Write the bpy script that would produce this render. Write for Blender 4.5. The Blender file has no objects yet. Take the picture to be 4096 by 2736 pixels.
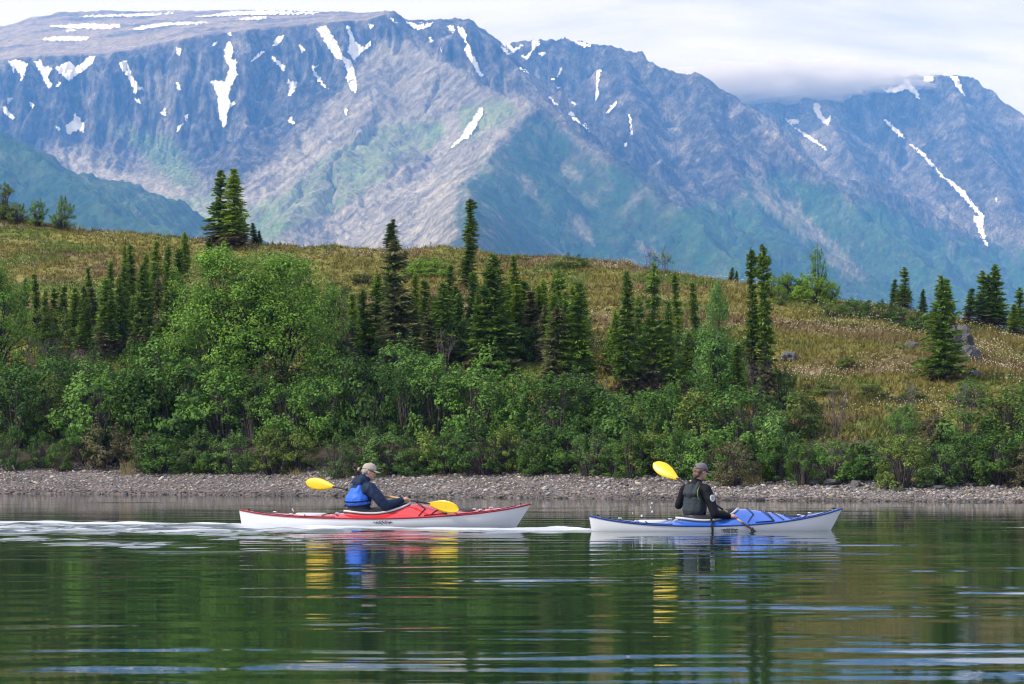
import bpy, bmesh, math, random
import numpy as np
from mathutils import Vector, Matrix, Euler

SC = bpy.context.scene
COL = SC.collection
R = math.radians
random.seed(7)
rng = np.random.default_rng(11)

# ------------------------------------------------------------------ camera
CAM_H = 1.2                       # eye height above the lake
FPX = 11378.0                     # focal length in pixels of a 4096 px wide frame (100 mm on 36 mm)
PITCH = math.atan((1791.0 - 1368.0) / FPX)
cd = bpy.data.cameras.new('camera')
cd.sensor_width = 36.0
cd.lens = 100.0
cd.clip_start = 0.5
cd.clip_end = 30000.0
cam = bpy.data.objects.new('camera', cd)
COL.objects.link(cam)
cam.location = (0, 0, CAM_H)
cam.rotation_euler = (math.pi / 2 + PITCH, 0, 0)
cd.dof.use_dof = True
cd.dof.focus_distance = 46.0
cd.dof.aperture_fstop = 16.0
SC.camera = cam

# ------------------------------------------------------------------ sky and sun (bright overcast)
SUN_EL, SUN_AZ = R(40), R(-112)   # azimuth from the view direction (+Y), negative = left, slightly behind the camera
sun_dir = Vector((math.sin(SUN_AZ) * math.cos(SUN_EL), math.cos(SUN_AZ) * math.cos(SUN_EL), math.sin(SUN_EL)))
w = bpy.data.worlds.new('World')
SC.world = w
w.use_nodes = True
nt = w.node_tree
nt.nodes.clear()
wo = nt.nodes.new('ShaderNodeOutputWorld')
bg = nt.nodes.new('ShaderNodeBackground')
sky = nt.nodes.new('ShaderNodeTexSky')
sky.sky_type = 'NISHITA'
sky.sun_disc = False
sky.sun_elevation = SUN_EL
sky.sun_rotation = math.atan2(sun_dir.x, sun_dir.y)
sky.air_density = 1.0
sky.dust_density = 1.0
tc = nt.nodes.new('ShaderNodeTexCoord')
mp = nt.nodes.new('ShaderNodeMapping')
mp.inputs['Scale'].default_value = (4.0, 4.0, 15.0)
mp.inputs['Location'].default_value = (0.62, 0.0, 0.10)
nz = nt.nodes.new('ShaderNodeTexNoise')
nz.inputs['Scale'].default_value = 1.6
nz.inputs['Detail'].default_value = 8.0
nz.inputs['Roughness'].default_value = 0.55
nz.inputs['Distortion'].default_value = 0.6
cr = nt.nodes.new('ShaderNodeValToRGB')          # cloud sheet: white folds and pale grey bellies
cr.color_ramp.elements[0].position = 0.38
cr.color_ramp.elements[0].color = (0.50, 0.54, 0.70, 1)
cr.color_ramp.elements[1].position = 0.56
cr.color_ramp.elements[1].color = (0.76, 0.785, 1.00, 1)
skm = nt.nodes.new('ShaderNodeMix')
skm.data_type = 'RGBA'
skm.inputs['Factor'].default_value = 0.90         # a little clear sky shows through the cloud sheet
sks = nt.nodes.new('ShaderNodeVectorMath')
sks.operation = 'SCALE'
sks.inputs['Scale'].default_value = 0.10
nt.links.new(tc.outputs['Generated'], mp.inputs['Vector'])
nt.links.new(mp.outputs['Vector'], nz.inputs['Vector'])
nt.links.new(nz.outputs['Fac'], cr.inputs['Fac'])
nt.links.new(sky.outputs['Color'], sks.inputs[0])
nt.links.new(sks.outputs['Vector'], skm.inputs[6])
nt.links.new(cr.outputs['Color'], skm.inputs[7])
nt.links.new(skm.outputs[2], bg.inputs['Color'])
bg.inputs['Strength'].default_value = 1.0
nt.links.new(bg.outputs['Background'], wo.inputs['Surface'])

sl = bpy.data.lights.new('sun', 'SUN')
sl.energy = 2.9
sl.angle = R(4)
sl.color = (1.0, 0.96, 0.9)
so = bpy.data.objects.new('sun', sl)
COL.objects.link(so)
so.rotation_euler = (-sun_dir).to_track_quat('-Z', 'Y').to_euler()
so.location = (-30, -20, 60)

vs = SC.view_settings
vs.view_transform = 'Standard'
vs.look = 'None'
vs.exposure = 0.47
vs.gamma = 1.0
vs.use_curve_mapping = False
SC.render.engine = 'CYCLES'
SC.cycles.use_denoising = True
SC.cycles.filter_width = 1.15
SC.cycles.max_bounces = 6
SC.cycles.diffuse_bounces = 2
SC.cycles.glossy_bounces = 3
SC.cycles.transmission_bounces = 4
SC.cycles.volume_bounces = 2
SC.cycles.transparent_max_bounces = 6
SC.cycles.sample_clamp_indirect = 6.0

# the maker's name on the hulls, turned into an outline while the scene is still empty
cu = bpy.data.curves.new('hull_lettering', 'FONT')
cu.body = 'eddyline'
cu.align_x = 'CENTER'
cu.align_y = 'CENTER'
cu.size = 0.10
cu.shear = 0.35
cu.offset = 0.0015
tmp = bpy.data.objects.new('tmp', cu)
COL.objects.link(tmp)
tme = bpy.data.meshes.new_from_object(tmp.evaluated_get(bpy.context.evaluated_depsgraph_get()))
bpy.data.objects.remove(tmp)
TEXT_V = np.array([v.co[:] for v in tme.vertices])
TEXT_F = [tuple(p.vertices) for p in tme.polygons]

# ------------------------------------------------------------------ helpers
_cp, _sp = math.cos(PITCH), math.sin(PITCH)


def ray(u, v):
    """pixel of the 4096 x 2736 frame -> (X/Y, (Z-CAM_H)/Y)"""
    cx = (np.asarray(u, float) - 2048.0) / FPX
    cz = -(np.asarray(v, float) - 1368.0) / FPX
    dy = _cp - cz * _sp
    dz = _sp + cz * _cp
    return cx / dy, dz / dy


def P(u, v, Y):
    a, e = ray(u, v)
    return np.array([a * Y, Y, CAM_H + e * Y])


def to_px(X, Y, Z):
    X, Y, Z = (np.asarray(q, float) for q in (X, Y, Z))
    zz = Z - CAM_H
    cy = Y * _cp + zz * _sp
    cz = -Y * _sp + zz * _cp
    return 2048.0 + X / cy * FPX, 1368.0 - cz / cy * FPX


_pr = np.random.default_rng(1234)
_PERM = np.concatenate([_pr.permutation(1024)] * 3).astype(np.int32)
_ANG = _pr.uniform(0, 2 * np.pi, 1024)
_GX = np.cos(_ANG).astype(np.float32)
_GY = np.sin(_ANG).astype(np.float32)


def pn(x, y, seed=0):
    """gradient noise, about -0.7..0.7, any numpy shape"""
    x, y = np.broadcast_arrays(np.asarray(x, np.float32), np.asarray(y, np.float32))
    xi = np.floor(x).astype(np.int32)
    yi = np.floor(y).astype(np.int32)
    xf = x - xi
    yf = y - yi
    su = xf * xf * (3 - 2 * xf)
    sv = yf * yf * (3 - 2 * yf)
    xi = (xi + seed * 53) & 1023
    yi = (yi + seed * 131) & 1023
    a0 = _PERM[xi]
    a1 = _PERM[xi + 1]
    h = _PERM[a0 + yi]
    n0 = _GX[h] * xf + _GY[h] * yf
    h = _PERM[a1 + yi]
    n1 = _GX[h] * (xf - 1) + _GY[h] * yf
    h = _PERM[a0 + yi + 1]
    n2 = _GX[h] * xf + _GY[h] * (yf - 1)
    h = _PERM[a1 + yi + 1]
    n3 = _GX[h] * (xf - 1) + _GY[h] * (yf - 1)
    n0 += (n1 - n0) * su
    n2 += (n3 - n2) * su
    return n0 + (n2 - n0) * sv


def fbm(x, y, oct=4, seed=0, gain=0.5):
    s, a, f = 0.0, 1.0, 1.0
    for o in range(oct):
        s = s + a * pn(x * f + 17.3 * o, y * f - 9.1 * o, seed + o)
        a *= gain
        f *= 2.03
    return s


def ridged(x, y, oct=4, seed=0):
    s, a, f = 0.0, 1.0, 1.0
    for o in range(oct):
        s = s + a * (1 - 2.6 * np.abs(pn(x * f + 5.7 * o, y * f + 3.3 * o, seed + o)))
        a *= 0.5
        f *= 2.1
    return s / 1.9


def sm(x, a, b):
    t = np.clip((np.asarray(x, float) - a) / (b - a), 0, 1)
    return t * t * (3 - 2 * t)


def link(o, parent=None):
    COL.objects.link(o)
    if parent is not None:
        o.parent = parent
    return o


def mesh_np(name, V, F, smooth=False):
    V = np.asarray(V, np.float32).reshape(-1, 3)
    F = np.asarray(F, np.int32)
    me = bpy.data.meshes.new(name)
    k = F.shape[1]
    me.vertices.add(len(V))
    me.vertices.foreach_set('co', V.ravel())
    me.loops.add(F.size)
    me.loops.foreach_set('vertex_index', F.ravel())
    me.polygons.add(len(F))
    me.polygons.foreach_set('loop_start', np.arange(0, F.size, k, dtype=np.int32))
    if smooth:
        me.polygons.foreach_set('use_smooth', np.ones(len(F), dtype=bool))
    me.update(calc_edges=True)
    return me


def mesh_mixed(name, V, faces, smooth=False):
    me = bpy.data.meshes.new(name)
    me.from_pydata([tuple(map(float, p)) for p in V], [], [tuple(f) for f in faces])
    if smooth:
        for p in me.polygons:
            p.use_smooth = True
    me.update()
    return me


def obj(name, me, m=None, parent=None):
    o = bpy.data.objects.new(name, me)
    if m is not None:
        if len(me.materials) == 0:
            me.materials.append(m)
    return link(o, parent)


def empty(name, loc=(0, 0, 0), rz=0.0):
    o = bpy.data.objects.new(name, None)
    o.empty_display_size = 0.2
    o.location = loc
    o.rotation_euler = (0, 0, rz)
    return link(o)


def tag(o, label=None, cat=None, group=None, kind=None):
    if label:
        o['label'] = label
    if cat:
        o['category'] = cat
    if group:
        o['group'] = group
    if kind:
        o['kind'] = kind
    return o


def grid_faces(nr, nc):
    i = np.arange(nr - 1)[:, None] * nc + np.arange(nc - 1)[None, :]
    return np.stack([i, i + 1, i + nc + 1, i + nc], -1).reshape(-1, 4)


def col_attr(me, name, C):
    C = np.asarray(C, np.float32)
    if C.shape[1] == 3:
        C = np.concatenate([C, np.ones((len(C), 1), np.float32)], 1)
    at = me.attributes.new(name, 'FLOAT_COLOR', 'POINT')
    at.data.foreach_set('color', C.ravel())


def flt_attr(me, name, A):
    at = me.attributes.new(name, 'FLOAT', 'POINT')
    at.data.foreach_set('value', np.asarray(A, np.float32).ravel())


ORD = ('zeroth first second third fourth fifth sixth seventh eighth ninth tenth eleventh twelfth thirteenth fourteenth fifteenth '
       'sixteenth seventeenth eighteenth nineteenth twentieth').split()
TENS = {20: 'twenty', 30: 'thirty', 40: 'forty', 50: 'fifty', 60: 'sixty'}
TENTH = {20: 'twentieth', 30: 'thirtieth', 40: 'fortieth', 50: 'fiftieth', 60: 'sixtieth'}


def ordinal(n):
    if n <= 20:
        return ORD[n]
    return TENTH[n] if n % 10 == 0 else TENS[n - n % 10] + '-' + ORD[n % 10]


# ------------------------------------------------------------------ materials
def mat(name):
    m = bpy.data.materials.new(name)
    m.use_nodes = True
    n = m.node_tree.nodes
    b = n['Principled BSDF']
    return m, m.node_tree, b


def plain(name, c, rough=0.5, spec=0.5, coat=0.0, metal=0.0, vary=0.06, scale=30.0, bump=0.0, bscale=60.0):
    m, t, b = mat(name)
    L = t.links.new
    b.inputs['Roughness'].default_value = rough
    b.inputs['Specular IOR Level'].default_value = spec
    b.inputs['Coat Weight'].default_value = coat
    b.inputs['Metallic'].default_value = metal
    tcn = t.nodes.new('ShaderNodeTexCoord')
    nn = t.nodes.new('ShaderNodeTexNoise')
    nn.inputs['Scale'].default_value = scale
    nn.inputs['Detail'].default_value = 4
    L(tcn.outputs['Object'], nn.inputs['Vector'])
    mr = t.nodes.new('ShaderNodeMapRange')
    mr.inputs['To Min'].default_value = 1 - vary * 2
    mr.inputs['To Max'].default_value = 1 + vary * 2
    L(nn.outputs['Fac'], mr.inputs['Value'])
    vm = t.nodes.new('ShaderNodeVectorMath')
    vm.operation = 'SCALE'
    vm.inputs[0].default_value = c
    L(mr.outputs['Result'], vm.inputs['Scale'])
    L(vm.outputs['Vector'], b.inputs['Base Color'])
    if bump > 0:
        n2 = t.nodes.new('ShaderNodeTexNoise')
        n2.inputs['Scale'].default_value = bscale
        n2.inputs['Detail'].default_value = 5
        L(tcn.outputs['Object'], n2.inputs['Vector'])
        bp = t.nodes.new('ShaderNodeBump')
        bp.inputs['Strength'].default_value = bump
        bp.inputs['Distance'].default_value = 0.02
        L(n2.outputs['Fac'], bp.inputs['Height'])
        L(bp.outputs['Normal'], b.inputs['Normal'])
    return m


def leaf_mat(name, c, c2, dry=(0.10, 0.075, 0.05), trans=0.28, var=0.35):
    """foliage: two tones by clump, a dry tone by the mesh's own 'dry' attribute, per-plant shift; part of the light passes through"""
    m, t, b = mat(name)
    L = t.links.new
    oi = t.nodes.new('ShaderNodeObjectInfo')
    tcn = t.nodes.new('ShaderNodeTexCoord')
    nn = t.nodes.new('ShaderNodeTexNoise')
    nn.inputs['Scale'].default_value = 2.6
    nn.inputs['Detail'].default_value = 3
    L(tcn.outputs['Object'], nn.inputs['Vector'])
    cr_ = t.nodes.new('ShaderNodeMapRange')
    cr_.inputs['From Min'].default_value = 0.35
    cr_.inputs['From Max'].default_value = 0.65
    L(nn.outputs['Fac'], cr_.inputs['Value'])
    mx = t.nodes.new('ShaderNodeMix')
    mx.data_type = 'RGBA'
    mx.inputs[6].default_value = (*c, 1)
    mx.inputs[7].default_value = (*c2, 1)
    L(cr_.outputs['Result'], mx.inputs[0])
    at = t.nodes.new('ShaderNodeAttribute')
    at.attribute_name = 'dry'
    mx2 = t.nodes.new('ShaderNodeMix')
    mx2.data_type = 'RGBA'
    mx2.inputs[7].default_value = (*dry, 1)
    L(at.outputs['Fac'], mx2.inputs[0])
    L(mx.outputs[2], mx2.inputs[6])
    mr = t.nodes.new('ShaderNodeMapRange')
    mr.inputs['To Min'].default_value = 1 - var
    mr.inputs['To Max'].default_value = 1 + var
    L(oi.outputs['Random'], mr.inputs['Value'])
    a2 = t.nodes.new('ShaderNodeAttribute')
    a2.attribute_name = 'tone'
    ml = t.nodes.new('ShaderNodeMath')
    ml.operation = 'MULTIPLY'
    L(mr.outputs['Result'], ml.inputs[0])
    L(a2.outputs['Fac'], ml.inputs[1])
    vm = t.nodes.new('ShaderNodeVectorMath')
    vm.operation = 'SCALE'
    L(mx2.outputs[2], vm.inputs[0])
    L(ml.outputs['Value'], vm.inputs['Scale'])
    L(vm.outputs['Vector'], b.inputs['Base Color'])
    b.inputs['Roughness'].default_value = 0.6
    b.inputs['Specular IOR Level'].default_value = 0.12
    tr = t.nodes.new('ShaderNodeBsdfTranslucent')
    L(vm.outputs['Vector'], tr.inputs['Color'])
    ms = t.nodes.new('ShaderNodeMixShader')
    ms.inputs[0].default_value = trans
    L(b.outputs['BSDF'], ms.inputs[1])
    L(tr.outputs['BSDF'], ms.inputs[2])
    L(ms.outputs['Shader'], t.nodes['Material Output'].inputs['Surface'])
    return m
# ================================================================== LARGE STRUCTURE
# ------------------------------------------------------------------ mountains: one height field spanned by ridges
def lerp_tab(tab, x):
    xs = [p[0] for p in tab]
    ys = [p[1] for p in tab]
    return np.interp(x, xs, ys)


NC, NR = 860, 960
au = np.linspace(-900, 5000, NC)                       # column pixel
A_ = (au - 2048.0) / FPX / 0.99931                      # X/Y of each column
Yr = np.concatenate([np.linspace(1400, 2900, 60, endpoint=False), np.linspace(2900, 6700, 860, endpoint=False), np.linspace(6700, 7600, NR - 920)])
YY = np.repeat(Yr[:, None], NC, 1)
XX = YY * A_[None, :]
XX = XX.astype(np.float32)
YY = YY.astype(np.float32)
UU = np.repeat(au[None, :], NR, 0)
wX = XX + 28 * fbm(XX / 210, YY / 210, 3, 5)
wY = YY + 28 * fbm(XX / 210, YY / 210, 3, 9)


def smax(a, b, k):
    h = np.clip(0.5 + 0.5 * (a - b) / k, 0, 1)
    return b * (1 - h) + a * h + k * h * (1 - h)


def gullied(x, y, oct=4, seed=0):
    """rounded ribs between sharp V-shaped gullies, mean about zero"""
    s, a, f = 0.0, 1.0, 1.0
    for o in range(oct):
        s = s + a * (3.2 * np.abs(pn(x * f + 5.7 * o, y * f + 3.3 * o, seed + o)) - 0.72)
        a *= 0.52
        f *= 2.1
    return s


def ridge_field(pts, s1, s2, dsw, flute=0.0, lam=60.0, seed=0, wob=1.0):
    flute = flute * 1.5
    """pts: (u, v, Y) crest points; flanks fall with slope s1, easing to s2 past dsw metres; flutes run down the fall line"""
    Q = [P(*p) for p in pts]
    best = np.full(XX.shape, -1e9)
    bs = np.zeros(XX.shape)
    bd = np.zeros(XX.shape)
    acc = 0.0
    x = XX + (wX - XX) * wob
    y = YY + (wY - YY) * wob
    for p, q in zip(Q[:-1], Q[1:]):
        d = q - p
        l2 = d[0] ** 2 + d[1] ** 2
        t = np.clip(((x - p[0]) * d[0] + (y - p[1]) * d[1]) / l2, 0, 1)
        dist = np.hypot(x - p[0] - t * d[0], y - p[1] - t * d[1])
        h = p[2] + t * d[2] - np.where(dist < dsw, s1 * dist, s1 * dsw + s2 * (dist - dsw))
        k = h > best
        best = np.where(k, h, best)
        ll = math.sqrt(l2)
        side = np.sign((x - p[0]) * d[1] - (y - p[1]) * d[0])
        bs = np.where(k, acc + t * ll + side * 4000, bs)
        bd = np.where(k, dist, bd)
        acc += ll
    if flute:
        # along the crest ends t clamps, so add the angle round the end as a second coordinate through X,Y
        q = (bs + 0.35 * XX) / lam + 0.5 * fbm(bs / 150, bd / 240, 2, seed + 3)
        g = gullied(q, bd / (lam * 7.0) + 0.001 * YY, 4, seed)
        best = best + flute * g * (1 - np.exp(-bd / 60.0)) * sm(bd, 0, 25)
    return best


# --- the big table mountain: gentle plateau behind a broken cliff edge, talus bowl below
edge = [(-900, 300), (-300, 262), (0, 240), (150, 228), (300, 224), (420, 216), (560, 190), (760, 152), (960, 122), (1150, 106), (1300, 92),
        (1450, 80), (1540, 60), (1579, 50), (1620, 85), (1680, 112), (1740, 90), (1800, 96), (1877, 92), (1920, 125), (1979, 165), (2060, 245), (2160, 345), (2400, 620), (5000, 2600)]
skyl = [(-900, 230), (-400, 180), (-100, 140), (0, 102), (110, 72), (230, 48), (420, 43), (700, 43), (1000, 41), (1250, 46), (1430, 54), (1540, 62), (1580, 120), (1700, 95), (1800, 102), (1900, 120), (2000, 200), (5000, 2600)]
Ye = 5000 + 70 * pn(au / 420.0, au * 0 + 3.3, 4) + 60 * pn(au / 130.0, au * 0 + 1.3, 5) + 26 * pn(au / 48.0, au * 0 + 7.3, 6) + 120 * sm(au, 1000, 300) - 150 * sm(au, 1580, 2050)
ee = ray(au, lerp_tab(edge, au))[1]
ze = CAM_H + ee * Ye
zs = CAM_H + ray(au, lerp_tab(skyl, au))[1] * 6300.0
d = Ye[None, :] - YY
tb = np.clip(-d / (6300 - Ye)[None, :], 0, 1.25)
# plateau kept just under the sight line over the rim so it reads as a rising table
plat = ze[None, :] + (zs - ze)[None, :] * np.clip(tb, 0, 1) ** 0.92 - np.maximum(tb - 1, 0) * 900
plat = plat + 3.0 * fbm(XX / 60, YY / 90, 4, 21)
clf_h = lerp_tab([(-900, 120), (0, 165), (400, 190), (800, 235), (1100, 235), (1400, 225), (1600, 190), (1800, 110), (2200, 60)], au)[None, :]
fl = 0.3 + 0.8 * gullied(wX / 62.0 + 0.4 * fbm(wX / 120, YY / 200, 2, 41), YY / 420.0, 5, 33)
fl2 = 0.3 + 0.8 * gullied(wX / 21.0, YY / 130.0, 3, 35)
dd = np.maximum(d + 36 * (fl - 0.3) * sm(d, 5, 70) * (1 - 0.75 * sm(d, 230, 420)) + 13 * (fl2 - 0.3) * sm(d, 0, 40) * (1 - sm(d, 230, 330)), 0)
steep = 1.10
dcl = clf_h / steep
drop = np.where(dd < dcl, steep * dd, clf_h + 0.40 * (dd - dcl))
drop = np.where(dd > dcl + 520, clf_h + 208 + 0.14 * (dd - dcl - 520), drop)
strata = 3.0 * np.sin((ze[None, :] - drop + 0.12 * XX) / 7.5 + 2.5 * fbm(XX / 90, YY / 90, 2, 77)) * sm(dd, 4, 30) * (1 - sm(dd, dcl * 0.9, dcl * 1.2))
face = ze[None, :] - drop + strata
hB = np.where(d <= 0, plat, np.minimum(face, plat + 400))
hB = hB + 5.0 * fbm(XX / 34, YY / 48, 4, 61) * sm(np.abs(d), 10, 80)

S1 = ridge_field([(1579, 56, 5000), (1663, 116, 4960), (1761, 90, 4960), (1877, 94, 4900), (1944, 151, 4860), (2000, 190, 4820), (2112, 300, 4740), (2230, 430, 4660)],
                 0.95, 0.6, 130, 20, 46, 101)
S2 = ridge_field([(1572, 118, 4985), (1649, 160, 4860), (1775, 234, 4720), (1930, 346, 4560), (2040, 376, 4450), (2140, 392, 4360), (2267, 495, 4250), (2463, 640, 4090), (2700, 828, 3930), (2950, 1020, 3760), (3300, 1300, 3560)],
                 0.80, 0.55, 240, 15, 70, 131)
S3 = ridge_field([(2140, 396, 4350), (2060, 500, 4180), (1972, 603, 4000), (1853, 772, 3760), (1796, 982, 3480), (1750, 1200, 3200)],
                 0.62, 0.46, 260, 12, 80, 151)
S4 = ridge_field([(1572, 150, 4960), (1500, 330, 4700), (1390, 560, 4440), (1250, 760, 4150), (1150, 900, 3900)], 0.52, 0.40, 160, 15, 55, 171)
hA = ridge_field([(-900, 60, 3900), (-500, 260, 3760), (0, 548, 3560), (64, 606, 3520), (191, 689, 3440), (319, 765, 3350), (446, 823, 3270), (574, 880, 3190), (670, 925, 3110), (765, 965, 3020), (1100, 1100, 2700)],
                 0.50, 0.40, 260, 9, 75, 191)
hC = ridge_field([(1900, 230, 5650), (2000, 190, 5620), (2060, 162, 5600), (2190, 151, 5600), (2330, 158, 5580), (2480, 190, 5540), (2570, 206, 5500), (2642, 262, 5440), (2705, 284, 5400), (2796, 298, 5340), (2895, 361, 5260), (3021, 463, 5130), (3161, 593, 4980), (3350, 760, 4800), (3600, 970, 4600), (3900, 1200, 4380)],
                 0.90, 0.55, 230, 24, 58, 211)
hC2 = ridge_field([(2480, 200, 5530), (2540, 420, 5180), (2600, 640, 4840), (2680, 860, 4520), (2760, 1060, 4250)], 0.75, 0.5, 200, 16, 60, 231)
hC3 = ridge_field([(2796, 300, 5340), (2870, 520, 5040), (2990, 760, 4700), (3130, 1000, 4380), (3260, 1220, 4100)], 0.72, 0.5, 200, 16, 60, 251)
hD = ridge_field([(2500, 470, 6500), (2920, 372, 6500), (3100, 350, 6500), (3300, 332, 6480), (3500, 312, 6450), (3640, 297, 6420), (3720, 293, 6400), (3810, 295, 6400), (3880, 305, 6370), (3950, 352, 6300), (4020, 408, 6230), (4096, 476, 6150), (4300, 660, 5950), (4700, 1000, 5600)],
                 0.90, 0.55, 260, 26, 64, 271)
hD2 = ridge_field([(3300, 335, 6480), (3330, 500, 6180), (3470, 700, 5800), (3640, 900, 5420), (3800, 1080, 5100)], 0.75, 0.5, 200, 18, 62, 291)
hD3 = ridge_field([(3800, 298, 6400), (3870, 500, 6080), (4010, 720, 5720), (4120, 930, 5350), (4250, 1150, 5000)], 0.75, 0.5, 200, 18, 62, 311)
MB_ = smax(hB, smax(S1, smax(S2, smax(S3, S4, 26), 18), 14), 22)
MC_ = smax(hC, smax(hC2, hC3, 16), 14)
MD_ = smax(hD, smax(hD2, hD3, 16), 14)
MA_ = hA
base = 30 + 0.03 * (YY - 1400) + 10 * fbm(XX / 300, YY / 300, 3, 400)
stackH = np.stack([np.maximum(MA_, base), MB_, MC_, MD_])
H = stackH.max(0)
own = stackH.argmax(0)
flat_top = (own == 1) & (d <= 4) & (UU < 1600)
rough_k = np.where(flat_top, 0.12, 1.0)
H = H + 4.2 * rough_k * gullied(wX / 30, wY / 46, 3, 507) * sm(YY, 2500, 3500) + 1.8 * rough_k * fbm(XX / 11, YY / 14, 3, 500) * sm(YY, 2500, 3500)
own = stackH.argmax(0)
B_steep = (np.gradient(H, axis=0) / np.gradient(YY, axis=0))

# resample each column so that rows are spread by what the slope shows, not by plan distance
el = (H - CAM_H) / YY
de = np.abs(np.diff(el, axis=0)) * FPX
dm = de * 0.55 + np.diff(YY, axis=0) * 0.05
ker = np.ones(25) / 25
dm = np.apply_along_axis(lambda q: np.convolve(np.pad(q, 12, mode='edge'), ker, 'valid'), 1, dm)
cum = np.concatenate([np.zeros((1, NC)), np.cumsum(dm, 0)], 0)
NM = 470
Hm = np.zeros((NM, NC))
Ym = np.zeros((NM, NC))
Om = np.zeros((NM, NC), int)
for c in range(NC):
    tt = np.linspace(0, cum[-1, c], NM)
    Ym[:, c] = np.interp(tt, cum[:, c], Yr)
    Hm[:, c] = np.interp(Ym[:, c], Yr, H[:, c])
    Om[:, c] = own[np.clip(np.searchsorted(Yr, Ym[:, c]), 0, NR - 1), c]
Xm = Ym * A_[None, :]
pu, pv = to_px(Xm, Ym, Hm)


def in_poly(poly, u, v):
    ins = np.zeros(u.shape, bool)
    n = len(poly)
    for i in range(n):
        x0, y0 = poly[i]
        x1, y1 = poly[(i + 1) % n]
        if y0 == y1:
            continue
        c = (y0 > v) != (y1 > v)
        ins ^= c & (u < (x1 - x0) * (v - y0) / (y1 - y0) + x0)
    return ins


_WARP = []
for k in range(4):
    _WARP.append((fbm(pu / 60, pv / 60, 3, 7 * k), fbm(pu / 60 + 50, pv / 60, 3, 7 * k + 3), pn(pu / 9 + 31 * k, pv / 9, k), pn(pu / 9, pv / 9 + 31 * k, k + 9)))


def soft_poly(poly, r=26, seed=0):
    s = 0.0
    xs = [p[0] for p in poly]
    ys = [p[1] for p in poly]
    for wa, wb, wc_, wd in _WARP:
        s = s + in_poly(poly, pu + r * (1.7 * wa + 0.8 * wc_), pv + r * (1.7 * wb + 0.8 * wd))
    return s / len(_WARP)


gz_y = np.gradient(Hm, axis=0) / np.maximum(np.gradient(Ym, axis=0), 0.5)
gz_x = np.gradient(Hm, axis=1) / np.maximum(np.abs(np.gradient(Xm, axis=1)), 0.5)
slope = np.hypot(gz_y, gz_x)
nA = fbm(Xm / 45, Ym / 60, 4, 900)
wS = 14 * fbm(pu / 90, pv / 90, 2, 911)
nS = 0.8 * fbm((pu * 0.80 + pv * -0.60) / 170, (pu * 0.60 + pv * 0.80 + wS) / 11, 4, 910)     # debris streaks down the spur's left side
nT = fbm((pu * 0.72 - pv * 0.69) / 15, (pu * 0.69 + pv * 0.72) / 130, 4, 920)      # streaks down the right-hand slopes
nV = fbm((Xm + 0.35 * Ym) / 9, (Ym + 0.6 * Hm) / 70, 4, 907)
nR = 0.9 * nV + fbm(Xm / 16, (Hm * 1.2 + Ym * 0.3) / 22, 4, 905)
rock = np.stack([0.075 + 0.05 * nA + 0.085 * nR, 0.072 + 0.048 * nA + 0.080 * nR, 0.074 + 0.042 * nA + 0.072 * nR], -1)
warm = np.stack([0.175 + 0.05 * nA + 0.09 * nR, 0.160 + 0.05 * nA + 0.085 * nR, 0.145 + 0.04 * nA + 0.075 * nR], -1)
scr = np.stack([0.43 + 0.12 * nS + 0.04 * nR, 0.395 + 0.115 * nS + 0.04 * nR, 0.335 + 0.10 * nS + 0.03 * nR], -1)
veg = np.stack([0.045 + 0.03 * nA, 0.105 + 0.03 * nA, 0.045 + 0.01 * nA], -1)
vegl = np.stack([0.17 + 0.04 * nA, 0.27 + 0.04 * nA, 0.10 + 0.02 * nA], -1)
tab = np.stack([0.345 + 0.08 * nA, 0.295 + 0.07 * nA, 0.24 + 0.06 * nA], -1)
C = rock.copy()


def blend(C, T, wgt):
    wgt = np.clip(wgt, 0, 1)[..., None]
    return C * (1 - wgt) + T * wgt


C = blend(C, warm, sm(nA + 0.25 * fbm(Xm / 12, Ym / 16, 3, 930), 0.05, 0.55) * 0.9)
dE = Ye[None, :] - Ym
isB = (Om == 1)
plm = isB * sm(-dE, -6, 25) * (pu < 1600)
C = blend(C, tab, plm)
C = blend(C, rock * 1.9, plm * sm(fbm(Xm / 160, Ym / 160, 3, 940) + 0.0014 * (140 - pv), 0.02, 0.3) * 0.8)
# scree and dry tundra of the spur's left flank and of the bowl
m1 = soft_poly([(1540, 150), (1640, 150), (1780, 236), (1930, 348), (2140, 396), (2120, 470), (1990, 610), (1880, 760), (1800, 1010), (1700, 1200), (800, 1200), (640, 940), (980, 730), (1180, 560), (1330, 420), (1430, 260)], 34, 1)
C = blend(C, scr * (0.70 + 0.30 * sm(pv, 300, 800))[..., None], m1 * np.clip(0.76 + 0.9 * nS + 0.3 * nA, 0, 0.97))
m2 = soft_poly([(215, 590), (330, 610), (520, 700), (640, 690), (760, 760), (980, 860), (1000, 1010), (700, 960), (520, 850), (330, 760)], 26, 2)
C = blend(C, scr, m2 * 0.85)
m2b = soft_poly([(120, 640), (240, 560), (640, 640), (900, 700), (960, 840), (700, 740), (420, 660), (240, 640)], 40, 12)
C = blend(C, scr * 0.62, m2b * 0.6)
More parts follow.
